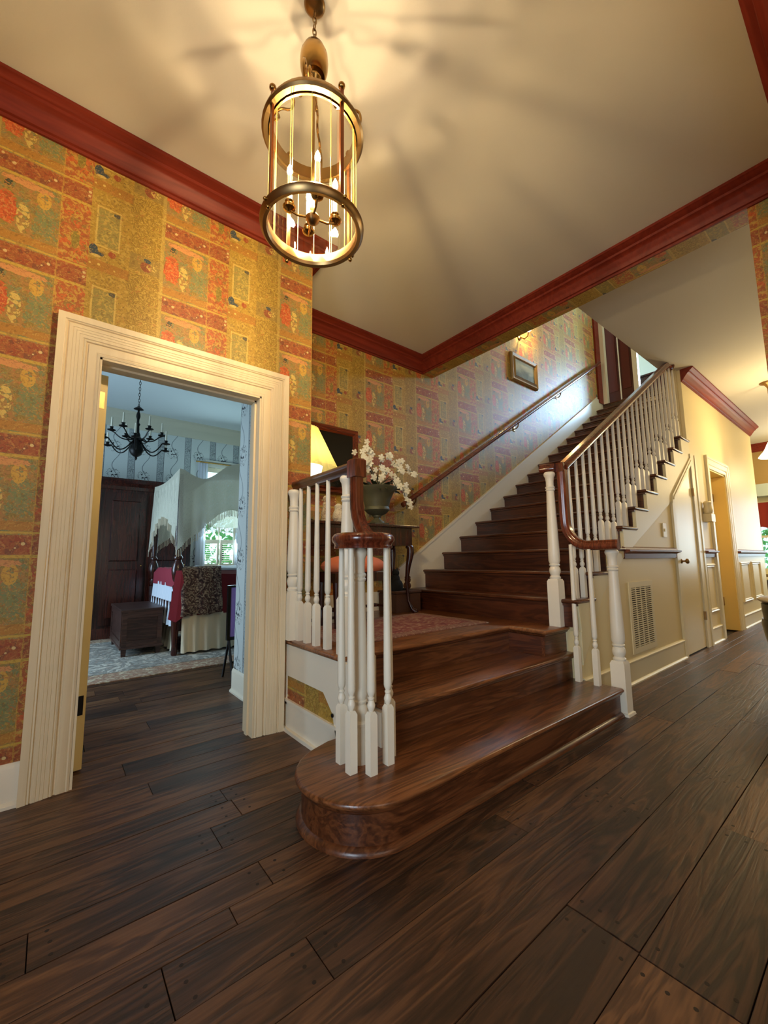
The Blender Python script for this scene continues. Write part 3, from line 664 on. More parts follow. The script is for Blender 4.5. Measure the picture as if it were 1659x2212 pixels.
# right rail: newel on first tread, swoop up to second newel
XQ = 3.155
q = [(XQ, 1.245, RT+.0), (XQ, 1.46, RT)]
for i in range(1, 9):
    a = pi/2*i/8; q.append((XQ, 1.46+.17*sin(a), RT+.2*(1-cos(a))))
q += [(XQ, 1.632, 1.55), (XQ, 1.632, 1.80)]
P_, S_, U_ = vpath(q, (-1, 0, 0))
MB().sweep(P_, S_, U_, RP).build('handrail_swoop', 'rail', st, smooth=True)
MB().cbox(XQ-.034, XQ+.034, 1.60, 1.67, 1.785, 1.862, .008).build('handrail_corner', 'rail', st)
P_, S_, U_ = vpath([(XQ-.04, 1.66, 1.822), (XQ-.06, 1.70, 1.822), (XQ-.08, 1.765, 1.822)], (-1, 0, 0))
MB().sweep(P_, S_, U_, RP).build('handrail', 'rail', st, smooth=True)
zr = lambda x: 1.825+.612*(x-XQ)
P_, S_, U_ = vpath([(XQ+.01, 1.62, zr(XQ+.01)), (4.5, 1.61, zr(4.5)), (5.80, 1.605, zr(5.80)), (5.93, 1.605, zr(5.93)-.01), (6.02, 1.605, zr(5.97)-.02)], (0, 1, 0))
MB().sweep(P_, S_, U_, RP).build('handrail', 'railx', st, smooth=True)
MB().lathe([(.0, 0), (.05, 0), (.055, .01), (.04, .02), (.01, .022)], (0, 0, 0), 16).xf(Matrix.Translation((6.05, 1.605, zr(5.97)-.02)) @ Matrix.Rotation(-pi/2, 4, 'Y')).build('rail_rosette', 'rail', st, smooth=True)
nw = newel(3.215, 1.322, 0, .365, RT-.036, w_=.048).build('newel_post', 'white', st, smooth=True)
MB().mitre([(3.167, 1.370, 0), (3.167, 1.274, 0), (3.263, 1.274, 0), (3.263, 1.370, 0)], [(0, 0), (.014, 0), (.010, .018), (0, .022)], side=1).build('newel_shoe', 'white', st)
newel(3.085, 1.70, ZL, ZL+.36, 1.786, w_=.046).build('newel_post', 'white', st, smooth=True)
for y in (1.565, 1.43): baluster(3.09, y, RL, RT-.03 if y < 1.5 else RT+.01).build('baluster', 'white', st, smooth=True)
x = 3.21; 
while x < 6.12:
    k = 4
    while TX(k+1)+.02 < x: k += 1
    k = min(k, 13)
    baluster(x, 1.605, TZ(k), zr(x)-.035, bh=.24, r0=.018, r1=.0125).build('baluster', 'white', st, smooth=True)
    x += .132
# wall rail with brackets
hr = thing('wall_handrail', 'slim dark wooden handrail on metal brackets climbing the papered stair wall', 'handrail', (3.0, 3.39, 1.7))
zh = lambda x: 1.70+(5.04-1.70)/(8.42-2.99)*(x-2.99)
P_, S_, U_ = vpath([(2.99, 3.39, zh(2.99)), (5.5, 3.39, zh(5.5)), (8.36, 3.39, zh(8.36))], (0, 1, 0))
MB().sweep(P_, S_, U_, [(.024*cos(a), .03*sin(a)) for a in [2*pi*i/12 for i in range(12)]]).build('rail', 'railx', hr, smooth=True)
for bx in (3.2, 5.35, 6.7, 8.0):
    MB().tube([(bx, 3.39, zh(bx)-.03), (bx, 3.40, zh(bx)-.07), (bx, 3.43, zh(bx)-.10), (bx, 3.468, zh(bx)-.10)], .009, 8).box(bx-.022, bx+.022, 3.462, 3.469, zh(bx)-.13, zh(bx)-.06).build('bracket', 'brassdark', hr, smooth=True)
# ------------------------------------------------------------------ hall wall under and beyond the stair
YH = 1.56
pts = [(3.14, 0), (3.14, ZL-.03)]
for k in range(4, 14):
    xr = TX(k)+.046+(.045 if k == 4 else 0); pts += [(xr, (TZ(k-1) if k > 4 else ZL)-.03), (xr, TZ(k)-.03)]
pts[2] = (3.15, ZL-.03)
pts += [(6.28, TZ(13)-.03), (6.28, H), (7.15, H), (7.15, 0)]
hw = struct(MB().prism(pts, 1, YH, YH+.1).build('wall_hall', 'cream'))
struct(MB().box(7.15, 8.0, YH, YH+.1, 2.33, H).box(8.0, 10.3, YH, YH+.1, 0, H).box(10.2, 10.3, YH+.1, 5, 0, H).box(6.28, 10.3, YH+.1, YH+.17, 2.6, H).build('wall_hall', 'cream'))
struct(MB().box(3.14, 3.2, YH+.1, 3.4, 0, ZL-.03).build('wall_hall', 'creamtrim'))
struct(MB().box(6.253, 6.40, 1.60, 1.70, 2.6, H).build('trim_5', 'cream'))
# stringer board over the wall face
sb = [(3.14, .30), (3.14, ZL-.032)]
for k in range(4, 14):
    xr = TX(k)+.046+(.045 if k == 4 else 0); sb += [(xr, (TZ(k-1) if k > 4 else ZL)-.032), (xr, TZ(k)-.032)]
sb[2] = (3.15, ZL-.032)
sb += [(6.28, TZ(13)-.032), (6.28, 2.30), (5.47, 1.74), (4.0, 1.09), (3.55, .80)]
struct(MB().prism(sb, 1, YH-.014, YH).build('trim_6', 'creamtrim'))
HB = [(0, 0), (.034, 0), (.034, .012), (.022, .024), (.016, .026), (.016, .175), (.024, .182), (.024, .192), (.008, .204), (0, .204)]
for a, b in ((3.14, 5.43), (6.47, 6.98), (8.2, 10.3)):
    struct(MB().mitre([(a, YH, 0), (b, YH, 0)], HB).build('baseboard_hall', 'creamtrim', smooth=True))
CRP = [(0, 0), (.020, 0), (.022, .045), (.032, .052), (.055, .060), (.066, .066), (.066, .080), (.030, .084), (.024, .1), (0, .112)]
M['chair_rail'] = wood('red_brown_rail_paint', srgb(84, 34, 18), srgb(104, 48, 28), srgb(126, 64, 38), 0, .45, .5, .0, .05, use_obj=False)
for a, b in ((4.02, 5.43), (6.47, 6.98), (8.2, 10.3)):
    struct(MB().mitre([(a, YH, 1.085), (b, YH, 1.085)], CRP).build('trim_7', 'chair_rail', smooth=False))
def panel_mould(x0, x1, z0, z1, y=YH, p=.022, w_=.05):
    mb = MB(); pr = [(0, 0), (0, p*.5), (w_*.3, p), (w_*.55, p*.6), (w_*.8, p*.7), (w_, 0)]
    pts = [(x0, y, z0), (x0, y, z1), (x1, y, z1), (x1, y, z0), (x0, y, z0)]
    c = [Vector((1, 0, 1)), Vector((1, 0, -1)), Vector((-1, 0, -1)), Vector((-1, 0, 1)), Vector((1, 0, 1))]
    return mb.sweep(pts, c, [Vector((0, -1, 0))]*5, pr, cap=False)
for a, b in ((6.52, 6.93), (8.36, 9.0), (9.14, 9.8)):
    struct(panel_mould(a, b, .38, 1.0).build('trim_8', 'creamtrim'))
# closet door with raked top
d2 = struct(MB().prism([(5.50, .015), (5.50, 1.74), (6.24, 2.24), (6.24, .015)], 1, YH-.008, YH-.0005).build('door_2', plain('closet_door_paint', srgb(226, 208, 158), .35)))
MB().prism([(5.42, .0), (5.42, 1.70), (5.50, 1.76), (5.50, 0)], 1, YH-.024, YH-.001).build('door_stile', 'creamtrim', d2)
MB().prism([(5.42, 1.70), (5.45, 1.80), (6.26, 2.36), (6.26, 2.26)], 1, YH-.028, YH-.001).prism([(5.46, 1.745), (5.47, 1.775), (6.25, 2.315), (6.25, 2.285)], 1, YH-.034, YH-.028).build('door_head', 'creamtrim', d2)
MB().box(6.25, 6.46, YH-.026, YH-.001, 0, 2.40).box(6.40, 6.46, YH-.034, YH-.026, 0, 2.40).build('door_casing', 'creamtrim', d2)
MB().box(5.5, 6.24, YH-.009, YH, .0, .014).build('door_gap', 'sub', d2)
kb = MB().lathe([(.026, 0), (.026, .006), (.010, .012), (.010, .035), (.026, .045), (.030, .058), (.024, .070), (.003, .075)], (0, 0, 0), 18)
kb.xf(Matrix.Translation((5.60, YH-.008, 1.045)) @ Matrix.Rotation(pi/2, 4, 'X')).build('door_knob', 'brassdark', d2, smooth=True)
for z in (1.9, .38): MB().box(6.235, 6.26, YH-.034, YH-.006, z-.05, z+.05).build('hinge', 'brassdark', d2)
# air grille
gr = thing('return_air_grille', 'cream metal louvred air grille low on the panelled wall under the stair', 'grille', (4.36, YH, .55))
gx0, gx1, gz0, gz1 = 4.08, 4.65, .235, .868
MB().box(gx0, gx1, YH-.010, YH-.0005, gz0, gz0+.05).box(gx0, gx1, YH-.010, YH-.0005, gz1-.05, gz1).box(gx0, gx0+.045, YH-.010, YH-.0005, gz0+.05, gz1-.05).box(gx1-.045, gx1, YH-.010, YH-.0005, gz0+.05, gz1-.05).build('frame', 'creamtrim', gr)
mb = MB()
for xx in (4.235, 4.35, 4.465): mb.box(xx-.005, xx+.005, YH-.009, YH-.001, gz0+.05, gz1-.05)
mb.build('divider', 'creamtrim', gr)
MB().box(gx0+.045, gx1-.045, YH-.002, YH-.0008, gz0+.05, gz1-.05).build('backing', 'grilledark', gr)
mb = MB(); n = 28
for i in range(n):
    z = gz0+.06+(gz1-gz0-.12)*i/(n-1); mb.box(gx0+.045, gx1-.045, YH-.0095, YH-.003, z-.0045, z+.0045)
mb.build('louvre', 'creamtrim', gr, kind='stuff')
tag(MB().cbox(5.09, 5.19, YH-.012, YH-.001, 1.31, 1.46, .003).cbox(5.13, 5.15, YH-.018, YH-.012, 1.37, 1.40, .002).build('light_switch', 'plastic'), 'cream light switch plate above the chair rail beside the raked closet door', 'switch')
# small wall device
dv = thing('wall_telephone', 'cream wall-mounted handset above a square base, between the closet door and the next doorway', 'telephone', (6.72, YH, 1.68))
MB().cbox(6.66, 6.84, YH-.09, YH-.001, 1.55, 1.66, .01).build('base', 'plastic', dv)
MB().lathe([(.045, 0), (.055, .03), (.05, .06), (.04, .1), (.048, .14), (.035, .16)], (6.70, YH-.05, 1.66), 16).build('handset', 'plastic', dv, smooth=True)
# doorway 3
d3 = struct(casing(7.15, 8.0, 2.33, YH, .17, .8).build('door_3', 'creamtrim', smooth=True))
MB().box(7.15, 7.17, YH, YH+.17, 0, 2.33).box(7.98, 8.0, YH, YH+.17, 0, 2.33).box(7.15, 8.0, YH, YH+.17, 2.31, 2.33).build('door_jamb', 'yellow', d3)
lf = MB().cbox(0, .8, 0, .04, .012, 2.3, .002); lf.xf(Matrix.Translation((7.93, YH+.19, 0)) @ Matrix.Rotation(R(96), 4, 'Z')).build('door_leaf', 'yellow', d3)
for z in (2.0, .42): MB().box(7.86, 7.98, YH+.150, YH+.172, z-.06, z+.06).build('hinge', 'brassdark', d3)
struct(MB().box(6.6, 9.6, 3.6, 3.7, 0, 3).box(6.5, 6.6, YH+.1, 3.7, 0, 2.5).box(9.6, 9.7, YH+.1, 3.7, 0, 3).box(6.5, 9.7, YH+.1, 3.7, 2.5, 2.6).build('wall_side_room', 'yellow'))
light('side_room_lamp', 'POINT', (7.75, 2.4, 2.2), 22, (1, .8, .4), .1)
# kitchen end wall with window
kw = MB().box(12, 12.12, -4, .1, 0, H).box(12, 12.12, 1.86, 5, 0, H).box(12, 12.12, .1, 1.86, 0, .82).box(12, 12.12, .1, 1.86, 2.2, H)
struct(kw.build('wall_far', plain('kitchen_wall_paint', srgb(176, 142, 84), .7)))
struct(MB().box(11.7, 12, -1, 3.2, 2.36, 2.62).build('trim_9', 'blueboard'))
w2 = struct(MB().box(11.96, 12, -.02, .1, .70, 2.34).box(11.96, 12, 1.86, 1.98, .70, 2.34).box(11.96, 12, .1, 1.86, 2.2, 2.36).box(11.93, 12, -.02, 1.98, .70, .82).build('window_2', 'creamtrim'))
MB().box(12.04, 12.07, .1, 1.86, 1.48, 1.53).box(12.04, 12.07, .96, 1.0, .82, 2.2).box(12.04, 12.07, .1, .14, .82, 2.2).box(12.04, 12.07, 1.82, 1.86, .82, 2.2).build('sash', 'white', w2)
MB().box(12.05, 12.055, .1, 1.86, .82, 2.2).build('pane', 'pane', w2)
mb = MB(); N = 40; vv = []; ff = []
for i in range(N+1):
    y = .02+1.9*i/N; zz = 1.66+.05*abs(sin(i*.55)); xx = 11.93+.015*sin(i*1.3)
    vv += [(xx, y, 2.24), (xx, y, zz)]
for i in range(N): ff.append((2*i, 2*i+1, 2*i+3, 2*i+2))
tag(mb.add(vv, ff).build('valance', 'valance', smooth=True), 'red scalloped valance over the far kitchen window', 'valance')
cb = thing('kitchen_cabinet', 'dark brown base cabinet under the far kitchen window', 'cabinet', (11.7, 1.4, 0))
MB().box(11.42, 11.92, .2, 2.6, .0, .60).build('body', 'darkwood', cb); MB().box(11.39, 11.95, .18, 2.62, .60, .635).build('counter', 'cream', cb)
for i in range(3): MB().cbox(11.40, 11.42, .25+i*.8, .95+i*.8, .08, .56, .002).build('door', 'darkwood', cb)
# hall pendant lamp
pdx, pdy = 7.75, .92
pd = thing('hall_pendant_lamp', 'brass rod pendant lamp with a glowing frilled glass shade in the far hall', 'lamp', (pdx, pdy, H))
MB().lathe([(.09, -.001), (.085, -.015), (.04, -.035), (.018, -.07), (.012, -.09)], (pdx, pdy, H), 20).build('canopy', 'brassdark', pd, smooth=True)
MB().tube([(pdx, pdy, H-.08), (pdx, pdy, 2.72)], .010, 10).lathe([(.02, 0), (.03, .04), (.015, .09)], (pdx, pdy, 2.72), 14).build('rod', 'brassdark', pd, smooth=True)
MB().lathe([(.05, .16), (.085, .10), (.105, .05), (.13, .0), (.17, -.05), (.19, -.08)], (pdx, pdy, 2.55), 24, cap=False).build('shade', 'globe', pd, smooth=True)
MB().sphere((pdx, pdy, 2.50), .07).build('bulb', 'globe', pd, smooth=True)
# round pedestal table at the right edge
tb = thing('round_side_table', 'round table with pale top and black body at the right edge of the hall', 'table', (4.55, .30, 0))
cx, cy = 4.55, .30
MB().lathe([(.0, .74), (.44, .735), (.455, .745), (.455, .755), (.44, .765), (.0, .768)], (cx, cy, 0), 40).build('tabletop', plain('pale_stone_top', srgb(176, 156, 124), .25), tb, smooth=True)
MB().lathe([(.40, .735), (.435, .72), (.435, .66), (.43, .62), (.43, .60)], (cx, cy, 0), 36).build('apron', plain('dark_green_apron', srgb(30, 34, 24), .3), tb, smooth=True)
MB().lathe([(.44, .60), (.445, .56), (.43, .45), (.39, .3), (.36, .15), (.35, .05), (.36, 0)], (cx, cy, 0), 32).build('pedestal', 'black', tb, smooth=True)

# ------------------------------------------------------------------ lantern
LC = (.747, 1.378)
ln = thing('brass_lantern', 'round brass and glass lantern with lit candle-shaped bulbs hanging over the foyer', 'lantern', (LC[0], LC[1], H))
def lth(prof, z, name, m='brassdark', seg=40, cap=False, parent=None, closed=False):
    mb = MB().lathe(prof+([prof[0]] if closed else []), (LC[0], LC[1], z), seg, cap=cap)
    return mb.build(name, m, parent or ln, smooth=True)
lth([(.046, -.0005), (.044, -.006), (.036, -.013), (.022, -.019), (.010, -.023), (.006, -.026)], H, 'ceiling_canopy', cap=True)
z = H-.03; i = 0
while z > 3.34:
    a = [(.0085*cos(t), .020*sin(t)) for t in [2*pi*j/12 for j in range(12)]]
    pts_ = [(LC[0]+(p[0] if i % 2 else 0), LC[1]+(0 if i % 2 else p[0]), z-.016+p[1]) for p in a]
    MB().tube(pts_, .0028, 6, closed=True).build('chain_link', 'brassdark', ln, smooth=True); z -= .031; i += 1
MB().lathe([(.004, .095), (.02, .090), (.045, .066), (.058, .034), (.061, .0), (.059, -.035), (.052, -.062), (.046, -.074), (.04, -.06)], (LC[0], LC[1], 3.25), 24, cap=False).build('smoke_bell', 'brass', ln, smooth=True)
lth([(.012, .0), (.03, .012), (.022, .03), (.035, .045), (.035, .06), (.02, .075)], 3.11, 'crown_boss', 'brass', cap=True)
ZB, ZT = 2.45, 2.875
lth([(.178, .0), (.184, -.012), (.198, -.016), (.209, -.004), (.211, .010), (.203, .022), (.196, .026), (.190, .036), (.180, .038), (.177, .02)], ZB, 'lower_ring', closed=True)
lth([(.182, .0), (.186, -.006), (.204, -.004), (.212, .004), (.211, .012), (.200, .020), (.194, .044), (.184, .048), (.182, .02)], ZT, 'upper_ring', closed=True)
lth([(.174, -.012), (.1815, -.012), (.1815, .046), (.176, .046), (.168, .04), (.172, .0)], ZT, 'gallery_band', 'brass', closed=True)
for j in range(4):
    a = R(185.5+90*j); u = Vector((cos(a), sin(a), 0)); v = Vector((-sin(a), cos(a), 0)); c = Vector((LC[0], LC[1], 0))
    mb = MB(); p0 = c+u*.192
    n0 = len(mb.v); mb.box(-.004, .004, -.008, .008, ZB+.02, ZT+.06); mb.xf(Matrix.Translation(p0) @ Matrix.Rotation(a, 4, 'Z'), n0)
    mb.build('post', plain('copper_post_%d' % j, srgb(150, 84, 48), .25, 1.) if j == 0 else 'copper', ln) if False else mb.build('post', 'copper' if 'copper' in M else M.setdefault('copper', plain('copper_post', srgb(150, 88, 52), .28, .9)), ln)
    MB().sphere(tuple(p0+Vector((0, 0, ZT+.075))), .014, 12, 8).build('post_finial', 'brass', ln, smooth=True)
    MB().sphere(tuple(c+u*.200+Vector((0, 0, ZB-.022))), .009, 10, 6).sphere(tuple(c+u*.213+Vector((0, 0, ZB+.004))), .008, 10, 6).build('ring_finial', 'brass', ln, smooth=True)
    # scroll arm from ring to boss
    a2 = a+R(45); u2 = Vector((cos(a2), sin(a2), 0)); pts_ = []
    ctl = [(.186, .02), (.20, .06), (.195, .10), (.165, .115), (.148, .09), (.165, .075), (.172, .10), (.14, .13), (.10, .125), (.085, .16), (.095, .20), (.07, .225), (.05, .205), (.06, .19), (.05, .235), (.02, .25)]
    for (r_, z_) in ctl: pts_.append(c+u2*r_+Vector((0, 0, ZT+.02+z_)))
    # smooth
    sm = []
    for q_ in range(len(pts_)-1):
        p_1 = pts_[max(q_-1, 0)]; p1 = pts_[q_]; p2 = pts_[q_+1]; p3 = pts_[min(q_+2, len(pts_)-1)]
        for t in (0, .33, .66): sm.append(.5*((2*p1)+(p2-p_1)*t+(2*p_1-5*p1+4*p2-p3)*t*t+(3*p1-p_1-3*p2+p3)*t**3))
    sm.append(pts_[-1])
    MB().tube(sm, .0055, 8).build('scroll_arm', 'brass', ln, smooth=True)
    # glass quarter
    seg = 10; mb = MB(); vv = []; ff = []
    for k in range(seg+1):
        b = a+R(90)*k/seg; vv += [(LC[0]+.181*cos(b), LC[1]+.181*sin(b), ZB+.02), (LC[0]+.181*cos(b), LC[1]+.181*sin(b), ZT+.0)]
    for k in range(seg): ff.append((2*k, 2*k+2, 2*k+3, 2*k+1))
    gl = mb.add(vv, ff).build('glass_pane', 'glass', ln, smooth=True)
    mb = MB()
    for k in (.5, 3.1, 3.4, 6.0, 8.6):
        b = a+R(90)*k/seg; n0 = len(mb.v); mb.box(-.0012, .0012, -.0012, .0012, ZB+.02, ZT); mb.xf(Matrix.Translation((LC[0]+.180*cos(b), LC[1]+.180*sin(b), 0)) @ Matrix.Rotation(b, 4, 'Z'), n0)
    mb.build('bevel_edge', 'bevelglow', gl)
MB().tube([(LC[0], LC[1], 3.12), (LC[0], LC[1], ZT-.02), (LC[0], LC[1], 2.50)], .006, 8).build('centre_stem', 'brass', ln, smooth=True)
lth([(.004, -.03), (.012, -.026), (.026, -.012), (.030, .0), (.022, .014), (.010, .03), (.012, .045), (.006, .06)], 2.505, 'hub', cap=True)
for j in range(4):
    a = R(162+90*j); u = Vector((cos(a), sin(a), 0)); c = Vector((LC[0], LC[1], 0)); e = c+u*.095
    arm = MB().tube([c+u*.015+Vector((0, 0, 2.505)), c+u*.06+Vector((0, 0, 2.500)), e+Vector((0, 0, 2.512)), e+u*.012+Vector((0, 0, 2.513))], .0045, 8).build('candle_arm', 'brass', ln, smooth=True)
    MB().lathe([(.006, 0), (.024, .010), (.027, .018), (.016, .022), (.014, .034), (.019, .040), (.014, .048)], (e.x, e.y, 2.508), 18).build('drip_cup', 'brass', arm, smooth=True)
    MB().lathe([(.0105, 0), (.0105, .115)], (e.x, e.y, 2.55), 12).build('candle_sleeve', 'candle', arm, smooth=True)
    MB().lathe([(.004, 0), (.009, .010), (.0115, .020), (.009, .034), (.004, .046), (.001, .054)], (e.x, e.y, 2.667), 12).build('bulb', 'bulb', arm, smooth=True)
# ------------------------------------------------------------------ bedroom things
rg = thing('bedroom_rug', 'large pale patterned rug with tan border on the dark bedroom floor', 'rug', (1.0, 6.0, .0))
MB().cbox(-.55, 3.6, 4.67, 7.25, .001, .012, .004).build('border', 'rug2b', rg)
MB().cbox(-.25, 3.3, 5.0, 6.95, .012, .015, .001).build('field', 'rug2', rg)
# armoire
ar = thing('armoire', 'tall dark mahogany armoire with panelled doors against the far bedroom wall', 'armoire', (.55, 7.4, .015))
MB().box(-.75, 1.75, 7.27, 7.62, .10, 2.22).build('carcass', 'darkwood', ar)
MB().box(-.78, 1.78, 7.25, 7.63, .015, .16).build('plinth', 'darkwood', ar)
MB().mitre([(-.75, 7.6, 2.2), (-.75, 7.27, 2.2), (1.75, 7.27, 2.2), (1.75, 7.6, 2.2)], [(0, 0), (.02, 0), (.03, .05), (.08, .10), (.10, .13), (.10, .16), (0, .16)], side=1).box(-.75, 1.75, 7.25, 7.62, 2.2, 2.36).build('cornice', 'darkwood', ar)
for x0, x1 in ((-.68, -.1), (-.06, .49), (.55, 1.08), (1.12, 1.68)):
    dr = MB().box(x0, x1, 7.245, 7.27, .2, 2.15).build('door', 'darkwood', ar)
    for a, b in ((.30, 1.0), (1.12, 2.03)):
        MB().cbox(0, x1-x0-.16, 0, b-a, 0, .018, .014).xf(Matrix.Translation((x0+.08, 7.245, a)) @ Matrix.Rotation(pi/2, 4, 'X')).build('door_panel', 'darkwood', dr)
    MB().sphere((x1-.03, 7.23, 1.05), .014, 10, 6).build('knob', 'brass', dr, smooth=True)
# blanket chest
ch = thing('blanket_chest', 'low dark wooden chest with a framed front panel at the foot of the bed', 'chest', (.95, 6.2, .015))
X0, X1, Y0, Y1 = .67, 1.085, 5.70, 6.72
MB().cbox(X0-.02, X1+.02, Y0-.02, Y1+.02, .525, .555, .006).build('lid', 'chestwood', ch)
MB().box(X0, X1, Y0, Y1, .13, .525).build('body', 'chestwood', ch)
for a, b in (((X0, X0+.05), None), ((X1-.05, X1), None)): MB().box(a[0], a[1], Y0-.012, Y0, .13, .525).build('stile', 'chestwood', ch)
MB().box(X0+.05, X1-.05, Y0-.012, Y0, .455, .525).box(X0+.05, X1-.05, Y0-.012, Y0, .13, .19).build('rail', 'chestwood', ch)
MB().box(X0-.012, X0, Y0, Y1, .46, .525).box(X0-.012, X0, Y0, Y1, .13, .19).box(X0-.012, X0, Y0, Y0+.07, .19, .46).box(X0-.012, X0, Y1-.07, Y1, .19, .46).build('side_frame', 'chestwood', ch)
MB().mitre([(X0, Y1, .10), (X0, Y0, .10), (X1, Y0, .10), (X1, Y1, .10)], [(0, 0), (.016, 0), (.016, .02), (.004, .034), (0, .034)], side=1).build('base_moulding', 'chestwood', ch)
for x, y in ((X0+.03, Y0+.03), (X1-.03, Y0+.03), (X0+.03, Y1-.03), (X1-.03, Y1-.03)): MB().sqs([(.022, 0), (.028, .12)], (x, y, .015)).build('foot', 'chestwood', ch)
# four-poster bed
bd = thing('four_poster_bed', 'dark wood four-poster bed with turned posts, burgundy quilt and cream skirt', 'bed', (2.2, 6.15, .015))
BX0, BX1, BY0, BY1 = 1.17, 3.25, 5.41, 6.93
for x, y in ((BX0, BY0), (BX0, BY1), (BX1, BY0), (BX1, BY1)):
    pr = [(.028, 0), (.036, .02), (.030, .10), (.042, .32), (.045, .36), (.045, .40)]
    mb = MB().lathe(pr, (x, y, .015), 18).sqs([(.045, 0), (.045, .34)], (x, y, .415))
    mb.lathe([(.03, 0), (.046, .03), (.05, .055), (.034, .08), (.03, .10), (.048, .13), (.064, .20), (.068, .26), (.056, .32), (.040, .35), (.034, .37), (.050, .39), (.05, .405), (.032, .43), (.042, .56), (.045, .68), (.032, 1.0), (.022, 1.38), (.018, 1.42)], (x, y, .755), 18)
    mb.build('bed_post', 'darkwood', bd, smooth=True)
MB().box(BX0-.02, BX0+.02, BY0, BY1, .42, .62).box(BX1-.02, BX1+.02, BY0, BY1, .42, 1.35).box(BX0, BX1, BY0-.015, BY0+.015, .40, .52).box(BX0, BX1, BY1-.015, BY1+.015, .40, .52).build('bed_frame', 'darkwood', bd)
def cushion(x0, x1, y0, y1, z0, z1, r=.06, n=10, am=.012, seed=1):
    rn = random.Random(seed); mb = MB(); vv = []; ff = []
    for i in range(n+1):
        for j in range(n+1):
            u, v = i/n, j/n; e = min(u, 1-u, v, 1-v)*n
            vv.append((x0+(x1-x0)*u, y0+(y1-y0)*v, z1-(r if e < .5 else 0)+rn.uniform(-am, am)))
    for i in range(n):
        for j in range(n): a = i*(n+1)+j; ff.append((a, a+1, a+n+2, a+n+1))
    per = [(i, 0) for i in range(n)]+[(n, j) for j in range(n)]+[(n-i, n) for i in range(n)]+[(0, n-j) for j in range(n)]
    b0 = len(vv)
    for i, j in per: x, y, z_ = vv[i*(n+1)+j]; vv.append((x+rn.uniform(-am, am), y+rn.uniform(-am, am), z0))
    m_ = len(per)
    for k in range(m_):
        i, j = per[k]; i2, j2 = per[(k+1) % m_]; ff.append((i*(n+1)+j, i2*(n+1)+j2, b0+(k+1) % m_, b0+k))
    ff.append(tuple(b0+k for k in range(m_)))
    return mb.add(vv, ff)
cushion(BX0+.05, BX1-.05, BY0-.03, BY1+.03, .46, 1.0).build('quilt', 'burgundy', bd, smooth=True)
cushion(BX0-.01, BX0+.3, BY0+.10, BY1-.1, .80, 1.02, .08, seed=3).build('folded_blanket', 'pinkred', bd, smooth=True)
cushion(BX0+.1, BX1-.5, BY0+.1, BY1-.1, .99, 1.03, .02, seed=9).build('bed_sheet', 'sheet', bd, smooth=True)
def pleated(x0, y0, x1, y1, z0, z1, amp, per_, n=120, flare=1.6):
    mb = MB(); vv = []; ff = []; d = Vector((x1-x0, y1-y0, 0)); L = d.length; d.normalize(); nn = Vector((d.y, -d.x, 0))
    for i in range(n+1):
        s_ = L*i/n
        for t in (0, .5, 1):
            w_ = amp*sin(2*pi*s_/per_+.7*sin(s_*9))*(.4+flare*(1-t)) + (1-t)*amp*1.2
            p = Vector((x0, y0, 0))+d*s_+nn*w_; vv.append((p.x, p.y, z0+(z1-z0)*t))
    for i in range(n):
        for t in range(2): a = i*3+t; ff.append((a, a+3, a+4, a+1))
    return mb.add(vv, ff)
pleated(BX0+.06, BY0-.035, BX1, BY0-.035, .04, .48, .016, .13).build('bed_skirt', 'skirt', bd, smooth=True)
pleated(BX0-.0, BY1-.06, BX0-.0, BY0+.06, .34, .84, .014, .16).build('hanging_sheet', 'sheet', bd, smooth=True)
pleated(BX0+.03, BY1, BX0+.03, BY0+.0, .04, .34, .012, .16).build('bed_skirt', 'skirt', bd, smooth=True)
# tapestry throw folded over the near side
mb = MB(); vv = []; ff = []; n = 16
sec = [(BY0+.35, 1.035), (BY0+.1, 1.045), (BY0-.0, 1.045), (BY0-.055, 1.02), (BY0-.07, .9), (BY0-.075, .7), (BY0-.085, .56), (BY0-.09, .47)]
for i in range(n+1):
    x = 1.20+.47*i/n
    for k, (y, z_) in enumerate(sec): vv.append((x+.012*sin(k*1.3), y-.01*sin(i*.9)*(k > 3), z_-.012*sin(i*.7+k)*(k > 5)))
for i in range(n):
    for k in range(len(sec)-1): a = i*len(sec)+k; ff.append((a, a+1, a+len(sec)+1, a+len(sec)))
tp = mb.add(vv, ff).build('throw', 'tapestry', bd, smooth=True, label='dark floral tapestry throw')
sd_ = tp.modifiers.new('thickness', 'SOLIDIFY'); sd_.thickness = .02
# corner of the burgundy quilt turned back
(MB().add([(1.14, 5.35, 1.0), (1.20, 5.33, 1.0), (1.30, 5.33, .50), (1.16, 5.35, .40), (1.08, 5.37, .44), (1.11, 5.36, .7)], [(0, 1, 2, 3, 4, 5)]).build('bedspread_corner', 'pinkred', bd)).modifiers.new('t', 'SOLIDIFY').thickness = .02
# canopy of netted cotton
cv = thing('bed_canopy', 'cream netted canopy with a fringed hem draped over the bed posts', 'canopy', (2.2, 6.15, 2.2))
def ztop(x):
    t = min(1, max(0, (x-BX0)/(BX1-BX0))); return 2.235-.10*sin(min(1, t*4)*pi)*(t < .25)+.24*max(0, sin(pi*(max(t, .12)-.12)/.88))**1.1
def hem(x):
    t = min(1, max(0, (x-BX0)/(BX1-BX0))); return 1.24+.42*min(1, t*3.4)**.6+.12*max(0, sin(pi*max(0, min(1, (t-.1)/.3))))
n = 48; mb = MB(); vv = []; ff = []
for i in range(n+1):
    x = BX0-.03+(BX1-BX0+.06)*i/n; zt = ztop(x)
    for k in range(9):
        y = BY0-.03+(BY1-BY0+.06)*k/8; vv.append((x, y, zt-.05*sin(pi*k/8)))
for i in range(n):
    for k in range(8): a = i*9+k; ff.append((a, a+1, a+10, a+9))
mb.add(vv, ff).build('top_sheet', 'canopy', cv, smooth=True)
